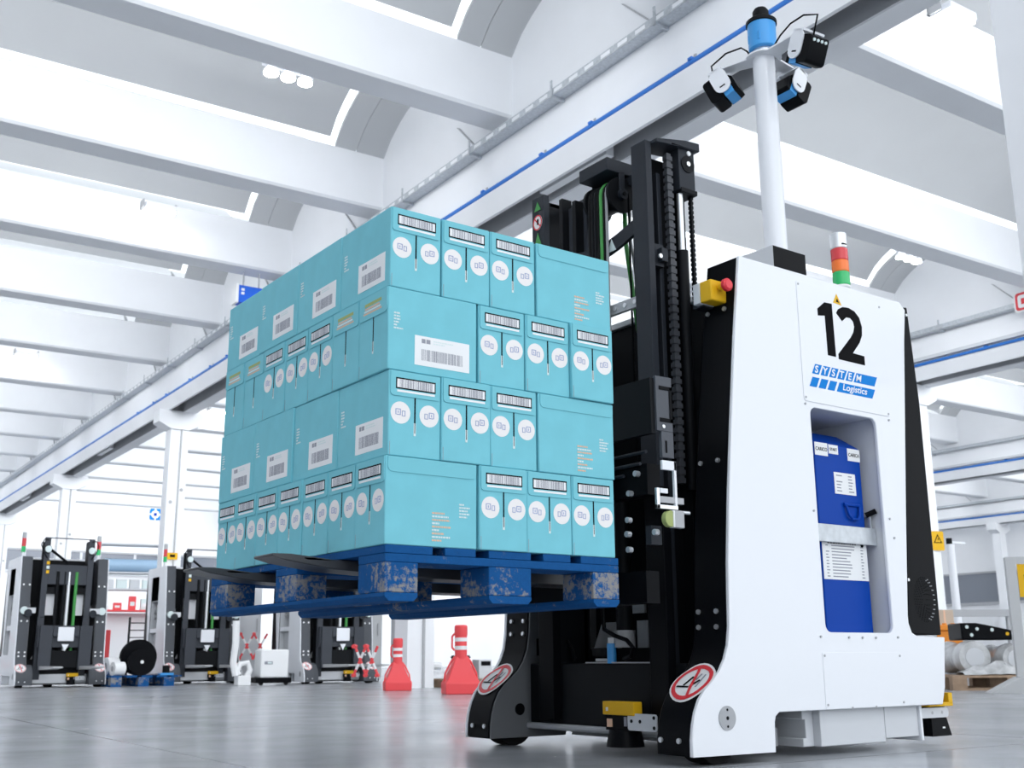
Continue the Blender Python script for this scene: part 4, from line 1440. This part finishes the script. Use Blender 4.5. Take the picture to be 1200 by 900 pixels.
t = bthing('control_box', 'small grey control unit on the low wooden pallet', 'control unit', 6.05, 9.15, .10)
g = G(); g.box(-.09, .09, -.08, .08, 0, .22, LIGHTG); g.build('body', t, bev=.006)
g = G(); g.box(-.06, .07, -.085, -.08, .15, .20, BLACK); g.build('display', t)

# ---- storage shelf behind the leftmost forklifts
t = bthing('storage_rack', 'white storage rack with small goods behind the blue pallet', 'rack', 5.0, 20.6, 0, -.2)
for x in (-.72, .72):
    g = G(); g.box(x - .03, x + .03, 0, .06, 0, 2.7, LIGHTG); g.build('upright', t)
for z in (1.30, 1.72, 2.05, 2.62):
    g = G(); g.box(-.72, .72, 0, .45, z, z + .03, LIGHTG if z > 1.4 else CONE); g.build('shelf_board', t)
g = G(); g.box(-.72, .72, .40, .44, .05, 1.28, WALLW); g.build('back_panel', t)
rx = Matrix.Rotation(B - .2, 4, 'Z')


def onrack(x, z, dy=.15):
    v = rx @ Vector((x, dy, 0)); b_ = loc_b(5.0, 20.6); return (b_[0] + v.x, b_[1] + v.y, z)


t = thing('blue_roll', 'pale blue film roll lying on the upper shelf of the white rack', 'roll', onrack(0, 2.216), B - .2)
g = G(); g.cyl((-.6, 0, 0), (.6, 0, 0), .13, mat('pale_blue_film', (.35, .52, .70), .4), n=18); g.build('film', t)
for s in (-1, 1):
    g = G(); g.cyl((s * .6, 0, 0), (s * .64, 0, 0), .05, SHEETG, n=12); g.build('core', t)
for k, (x, w, h, m, lab) in enumerate(((-.55, .2, .10, PRINTW, 'white bin at the left end of the lower rack shelf'), (-.30, .16, .14, CONE, 'low red bin on the lower rack shelf, second from the left'), (-.02, .14, .27, CONE, 'tall red bin in the middle of the lower rack shelf'),
                                       (.22, .16, .22, PALE, 'pale bin right of the tall red bin on the rack'), (.45, .14, .18, GREYP, 'grey bin near the right end of the lower rack shelf'), (.62, .1, .24, PRINTW, 'white bin at the right end of the lower rack shelf'))):
    t = thing('bin', lab, 'bin', onrack(x, 1.3305), B - .2, 'bins on the lower rack shelf')
    g = G(); g.box(-w / 2, w / 2, -.08, .1, 0, h, m); g.build('body', t, bev=.01)
    g = G(); g.box(-w * .3, w * .3, -.085, -.08, h * .3, h * .6, PRINTW if m is not PRINTW else PRINTG); g.build('label', t)
for k in range(5):
    t = thing('clear_box', 'small pale box on the middle shelf of the white rack, %s from the left' % ORD[k], 'box', onrack(-.5 + .25 * k, 1.7505), B - .2, 'pale boxes on the middle rack shelf')
    g = G(); g.box(-.1, .1, -.08, .12, 0, .18, PALE if k % 2 else LIGHTG); g.build('body', t, bev=.01)
    g = G(); g.box(-.105, .105, -.085, .125, .17, .19, PRINTW); g.build('lid', t)
t = bthing('wire_rack', 'black wire stand between the storage rack and the cable reels', 'rack', 4.15, 17.0, 0, -.2)
for x in (-.17, .17):
    for y in (-.1, .1):
        g = G(); g.cyl((x, y, 0), (x, y, 1.05), .012, DARK, n=6); g.build('post', t)
for k in range(6):
    g = G(); g.box(-.18, .18, -.11, .11, .35 + .12 * k, .362 + .12 * k, DARK); g.build('wire_shelf', t)
t = bthing('red_post', 'red post standing right behind the leftmost parked forklift', 'post', 3.25, 15.6)
g = G(); g.box(-.06, .06, -.04, .04, .02, .80, CONE); g.build('shaft', t, bev=.01)
g = G(); g.box(-.1, .1, -.1, .1, 0, .02, SHEETG); g.build('foot', t)

# ---- right hand background
t = bthing('pallet', 'raw wooden pallet under film wrapped goods, right of the white forklift', 'pallet', 9.15, 4.45, 0, -.6)
for k in range(5):
    g = G(); y = -.5 + .2 * k; g.box(-.55, .65, y, y + .14, .118, .14, WOOD); g.build('deck_board', t)
for y in (-.5, -.07, .38):
    g = G(); g.box(-.55, .65, y, y + .1, 0, .022, WOOD); g.build('bottom_board', t)
    for x in (-.55, -.02, .5):
        g = G(); g.box(x, x + .14, y, y + .1, .022, .118, WOOD); g.build('block', t)
PR = Matrix.Rotation(-.6, 4, 'Z')


def onpal(x, y):
    v = PR @ Vector((x, y, 0))
    return 9.15 + v.x, 4.45 + v.y


for (x, y, z, r, w, lab) in ((-.20, .12, .1405, .17, .66, 'large film wrapped roll lying at the left of the raw wooden pallet'), (.22, .12, .1405, .155, .6, 'film wrapped roll lying in the middle of the raw wooden pallet'),
                             (.50, .10, .1405, .115, .55, 'smaller film wrapped roll at the right end of the raw wooden pallet')):
    t = bthing('wrapped_roll', lab, 'roll', *onpal(x, y), z, -.6)
    g = G()
    prof = []
    for i in range(9):
        q = i / 8
        prof.append((r * (.86 + .14 * math.sin(7 * q + r * 40)), -w / 2 + w * q))
    g.lathe((0, 0, r), prof, WRAP, n=18, axis='y'); g.build('wrapping', t)
    g = G(); g.cyl((0, -w / 2 - .006, r), (0, -w / 2 + .02, r), r * .55, LIGHTG, n=16); g.build('roll_end', t)
t = bthing('film_heap', 'crumpled clear film lying loose on the front of the raw wooden pallet', 'film', *onpal(.0, -.36), .1405, -.6)
g = G()
n = 12
rnd = random.Random(4)
vs = [(-.42 + .84 * i / n, -.12 + .24 * j / 5, (.03 + .12 * rnd.random() * math.sin(PI * i / n)) * (1 if 0 < j < 5 else .1)) for i in range(n + 1) for j in range(6)]
g.add(vs, [(i * 6 + j, i * 6 + j + 1, (i + 1) * 6 + j + 1, (i + 1) * 6 + j) for i in range(n) for j in range(5)], WRAP); g.build('crumpled_sheet', t)
t = bthing('machine_part', 'black machine part with bolts lying across the wrapped rolls', 'machine part', *onpal(.02, .16), .482, -.62)
g = G(); g.prism([(-.26, 0), (.30, 0), (.32, .08), (.05, .14), (-.1, .17), (-.26, .17)], 'y', -.2, .2, BLACK); g.build('housing', t, bev=.02)
for (x, z) in ((-.2, .13), (-.1, .11), (-.16, .05), (.2, .06), (.27, .06), (.05, .10)):
    g = G(); g.cyl((x, -.205, z), (x, -.2, z), .018, PALE if x < .1 else YELLOW, n=8); g.build('bolt', t)
t = bthing('steel_frame', 'low grey steel frame behind the wrapped rolls', 'frame', 10.6, 5.75, 0, -.6)
for x in (-.6, .6):
    g = G(); g.box(x - .03, x + .03, -.03, .03, 0, .78, SHEETG); g.build('post', t)
g = G(); g.box(-.7, .7, -.05, .05, .78, .86, SHEETG); g.build('rail', t)
t = bthing('crate_stand', 'grey sheet metal cabinet with an orange bracket beside the white forklift', 'cabinet', 9.85, 5.40, 0, -.65)
g = G(); g.box(-.05, .26, -.14, .3, .22, .66, LIGHTG); g.box(-.05, .26, -.14, .3, 0, .22, SHEETG); g.build('body', t, bev=.005)
g = G(); g.box(-.19, .17, -.20, -.14, .60, .66, ORANGE); g.box(-.15, .12, -.18, -.145, .36, .60, ORANGE); g.build('orange_bracket', t, bev=.008)
for k in range(4):
    g = G(); g.cyl((-.15 + .09 * k, -.17, .66), (-.15 + .09 * k, -.17, .68), .025, ORANGE, n=10); g.build('bracket_knob', t)
t = bthing('brown_box', 'brown cardboard box standing on the grey cabinet with orange bracket', 'box', 9.92, 5.46, .661, -.65)
g = G(); g.box(-.12, .08, -.1, .1, 0, .17, CARDB); g.build('body', t, bev=.004)
g = G(); g.box(-.03, -.01, -.1015, -.1, 0, .17, KRAFT); g.build('tape', t)
t = bthing('sign_stand', 'grey stand with a yellow warning board at the right edge', 'sign', 8.22, 3.40, 0, -.85)
g = G(); g.box(-.12, -.03, -.04, .05, 0, 1.20, GREYP); g.build('post', t, bev=.004)
g = G(); g.box(-.03, .5, -.02, .02, 1.14, 1.20, GREYP); g.build('top_bar', t)
g = G(); g.box(-.02, .45, -.012, .0, .84, 1.135, YELLOW); pn = g.build('yellow_board', t)
g = G(); g.box(.03, .40, -.014, -.012, 1.00, 1.04, PRINTB); g.cyl((.09, -.0145, .92), (.09, -.012, .92), .045, PRINTB, n=20); g.cyl((.09, -.016, .92), (.09, -.0145, .92), .03, YELLOW, n=20); g.build('board_print', pn)
g = G(); g.prism([(-.38, 0), (.4, 0), (.4, .08), (-.05, .14), (-.12, .14)], 'y', -.2, .2, GREYP); g.build('foot', t, bev=.005)
t = bthing('white_pole', 'slender white pole with a dark tip in front of the far window band', 'pole', 12.26, 6.92)
g = G(); g.cyl((0, 0, 0), (0, 0, 1.82), .055, PANEL, n=16); g.build('shaft', t)
g = G(); g.cyl((-.02, 0, 1.82), (-.02, 0, 1.90), .04, DARK, n=12); g.box(0, .3, -.03, .03, 1.83, 1.86, PANEL); g.build('tip', t)
g = G(); g.cyl((0, 0, 0), (0, 0, .03), .12, PANEL, n=20); g.build('foot', t)


def plate_sign(name, label, pos, rz, w, h, base, build):
    t = thing(name, label, 'sign', pos, rz)
    g = G(); g.prism(rrect(-w / 2, w / 2, -h / 2, h / 2, min(w, h) * .08), 'y', -.008, 0, base); g.build('plate', t)
    g = G(); build(g); g.build('pictogram', t)


plate_sign('warning_sign', 'yellow warning sign on the white column right of the forklift', loc_b(16.06, 10.02 - .19, 2.32), B - .3, .25, .34, YELLOW,
           lambda g: (g.prism([(-.09, -.04), (.09, -.04), (0, .12)], 'y', -.0095, -.0082, PRINTB), g.prism([(-.06, -.024), (.06, -.024), (0, .085)], 'y', -.0105, -.0096, YELLOW), g.prism([(-.015, -.02), (.01, .02), (-.012, .02), (.012, .06), (.018, .025), (.0, .015)], 'y', -.0115, -.0106, PRINTB)))
plate_sign('warning_sign', 'small yellow sign on the white column behind the middle parked forklift', loc_b(5.285, 19.38 - .19, 2.30), B, .2, .13, YELLOW,
           lambda g: (g.box(-.05, .05, -.0095, -.0082, -.02, .03, PRINTB),))
plate_sign('emblem_sign', 'square white sign with a blue ring emblem on the far end wall', loc_b(12.0, 43.95, 6.22), B, .80, .80, PRINTW,
           lambda g: (g.prism(rrect(-.38, .38, -.38, .38, .12), 'y', -.0095, -.0082, LOGO), g.cyl((0, -.0105, 0), (0, -.0096, 0), .27, PRINTW, n=28), g.cyl((0, -.0115, 0), (0, -.0106, 0), .13, BATT, n=24),
                      g.box(-.4, .4, -.0125, -.0116, -.05, .05, PRINTW), g.box(-.05, .05, -.0125, -.0116, -.4, .4, PRINTW), g.cyl((0, -.0135, 0), (0, -.0126, 0), .10, BATT, n=24)))
bpy.data.objects['emblem_sign'].scale = (.62, 1, .62)
plate_sign('red_sign', 'red rimmed sign cut by the right picture edge, on the second main beam', loc_b(15.49, 7.31, 6.02), B - PI / 2, .42, .36, PRINTW,
           lambda g: (g.prism(rrect(-.18, .18, -.15, .15, .05), 'y', -.0095, -.0082, RED, hole=rrect(-.14, .14, -.11, .11, .04)), g.box(-.08, .08, -.0095, -.0082, -.05, .05, RED)))
t = bthing('blue_display', 'blue box with white end hanging from a ceiling rib left above the cartons', 'box', 4.42, 13.32, 5.78)
g = G(); g.box(-.20, .26, -.10, .10, -.14, .14, mat('bright_blue', (.01, .13, .72), .4)); g.build('body', t, bev=.01)
g = G(); g.box(-.24, -.20, -.11, .11, -.15, .15, PRINTW); g.build('end_plate', t, bev=.006)
for (x0, x1, z0, z1) in ((-.16, -.11, .05, .09), (-.16, -.11, -.01, .03), (.0, .08, -.07, -.03)):
    g = G(); g.box(x0, x1, -.105, -.10, z0, z1, PRINTW); g.build('marking', t)
for x in (-.1, .15):
    g = G(); g.cyl((x, 0, .14), (x, 0, .40), .012, SHEETG, n=8); g.build('hanger', t)
for k, x in enumerate((10.3, 10.62)):
    t = bthing('blue_box', ['bright blue box hanging below the ceiling beyond the first beam', 'dark blue box hanging beside the bright blue one beyond the first beam'][k], 'box', x, 28.76 - .12, 6.32 - .0)
    g = G(); g.box(-.14, .14, -.1, .115, -.14, .1, mat('bright_blue', (.01, .13, .72), .4) if k == 0 else BATT); g.build('body', t, bev=.01)
    g = G(); g.box(-.05, .05, -.105, -.1, -.05, .03, PRINTW); g.build('markings', t)

# ---- ceiling lamps
LAMPS = [(2.8, 12.98, 'white ceiling lamp glowing on the rib face above the left cartons'), (2.8, 22.38, 'white ceiling lamp glowing far left on a rib'), (8.06, 3.6, 'large glowing ceiling lamp at the top right beside the sensor pole'),
         (8.06, 12.98, 'ceiling lamp beyond the first main beam, hidden behind the mast'), (18.7, 12.98, 'ceiling lamp beyond the second main beam'), (18.7, 8.2, 'ceiling lamp beyond the second main beam, right edge'), (8.06, 25.5, 'ceiling lamp far beyond the first beam, above the parked forklifts')]
for (x, y, lab) in LAMPS:
    t = bthing('ceiling_lamp', lab, 'lamp', x, y - .27, 6.60, 0, 'ceiling lamps')
    g = G(); g.box(-.22, .22, -.12, .12, .02, .10, PANEL); g.build('housing', t, bev=.01)
    g = G(); g.box(-.20, .20, -.10, .10, -.02, .02, LAMPW); g.build('diffuser', t)
    g = G(); g.box(-.24, -.22, -.02, .14, .04, .16, SHEETG); g.box(.22, .24, -.02, .14, .04, .16, SHEETG); g.box(-.24, .24, .115, .14, .04, .16, SHEETG); g.build('bracket', t)
for (x, y, lab) in ((2.85, 8.1, 'three bright lamp modules hung under the vault above the cartons'), (13.6, 8.1, 'bright lamp hung under the vault above the top of the white forklift')):
    t = bthing('ceiling_lamp', lab, 'lamp', x, y, 6.6, 0, 'ceiling lamps')
    for k in range(3):
        g = G(); g.lathe((-.2 + .2 * k, 0, 0), [(.05, .08), (.085, .03), (.085, 0)], PANEL, n=16); md = g.build('module', t)
        g = G(); g.cyl((-.2 + .2 * k, 0, -.012), (-.2 + .2 * k, 0, 0), .08, LAMPW, n=16); g.build('diffuser', md)
    g = G(); g.box(-.3, .3, -.03, .03, .08, .12, PANEL); g.cyl((-.25, 0, .12), (-.25, 0, .82), .006, SHEETG, n=6); g.cyl((.25, 0, .12), (.25, 0, .82), .006, SHEETG, n=6); g.build('hanger', t)

# ---- windows of the far walls
g = G(); g.box(38.17, 38.199, 10, 43.5, 2.32, 3.45, GLASSB)
w = struct('window_1', g)
g = G()
for y in (10, 14.2, 18.4, 22.6, 26.8, 31, 35.2, 39.4, 43.4): g.box(38.13, 38.17, y - .05, y + .05, 2.32, 3.45, SHEETG)
g.box(38.13, 38.17, 10, 43.5, 2.24, 2.34, SHEETG); g.box(38.13, 38.17, 10, 43.5, 3.43, 3.5, SHEETG); g.build('window_frame', w)
g = G(); g.box(5, 24, 43.95, 43.979, 3.75, 4.55, GLASSB)
w = struct('window_2', g)
g = G()
for k in range(10): g.box(4.95 + 2.1 * k, 5.05 + 2.1 * k, 43.91, 43.95, 3.75, 4.55, LIGHTG)
g.box(5, 24, 43.91, 43.95, 3.68, 3.77, LIGHTG); g.box(5, 24, 43.91, 43.95, 4.53, 4.6, SHEETG); g.build('window_frame', w)
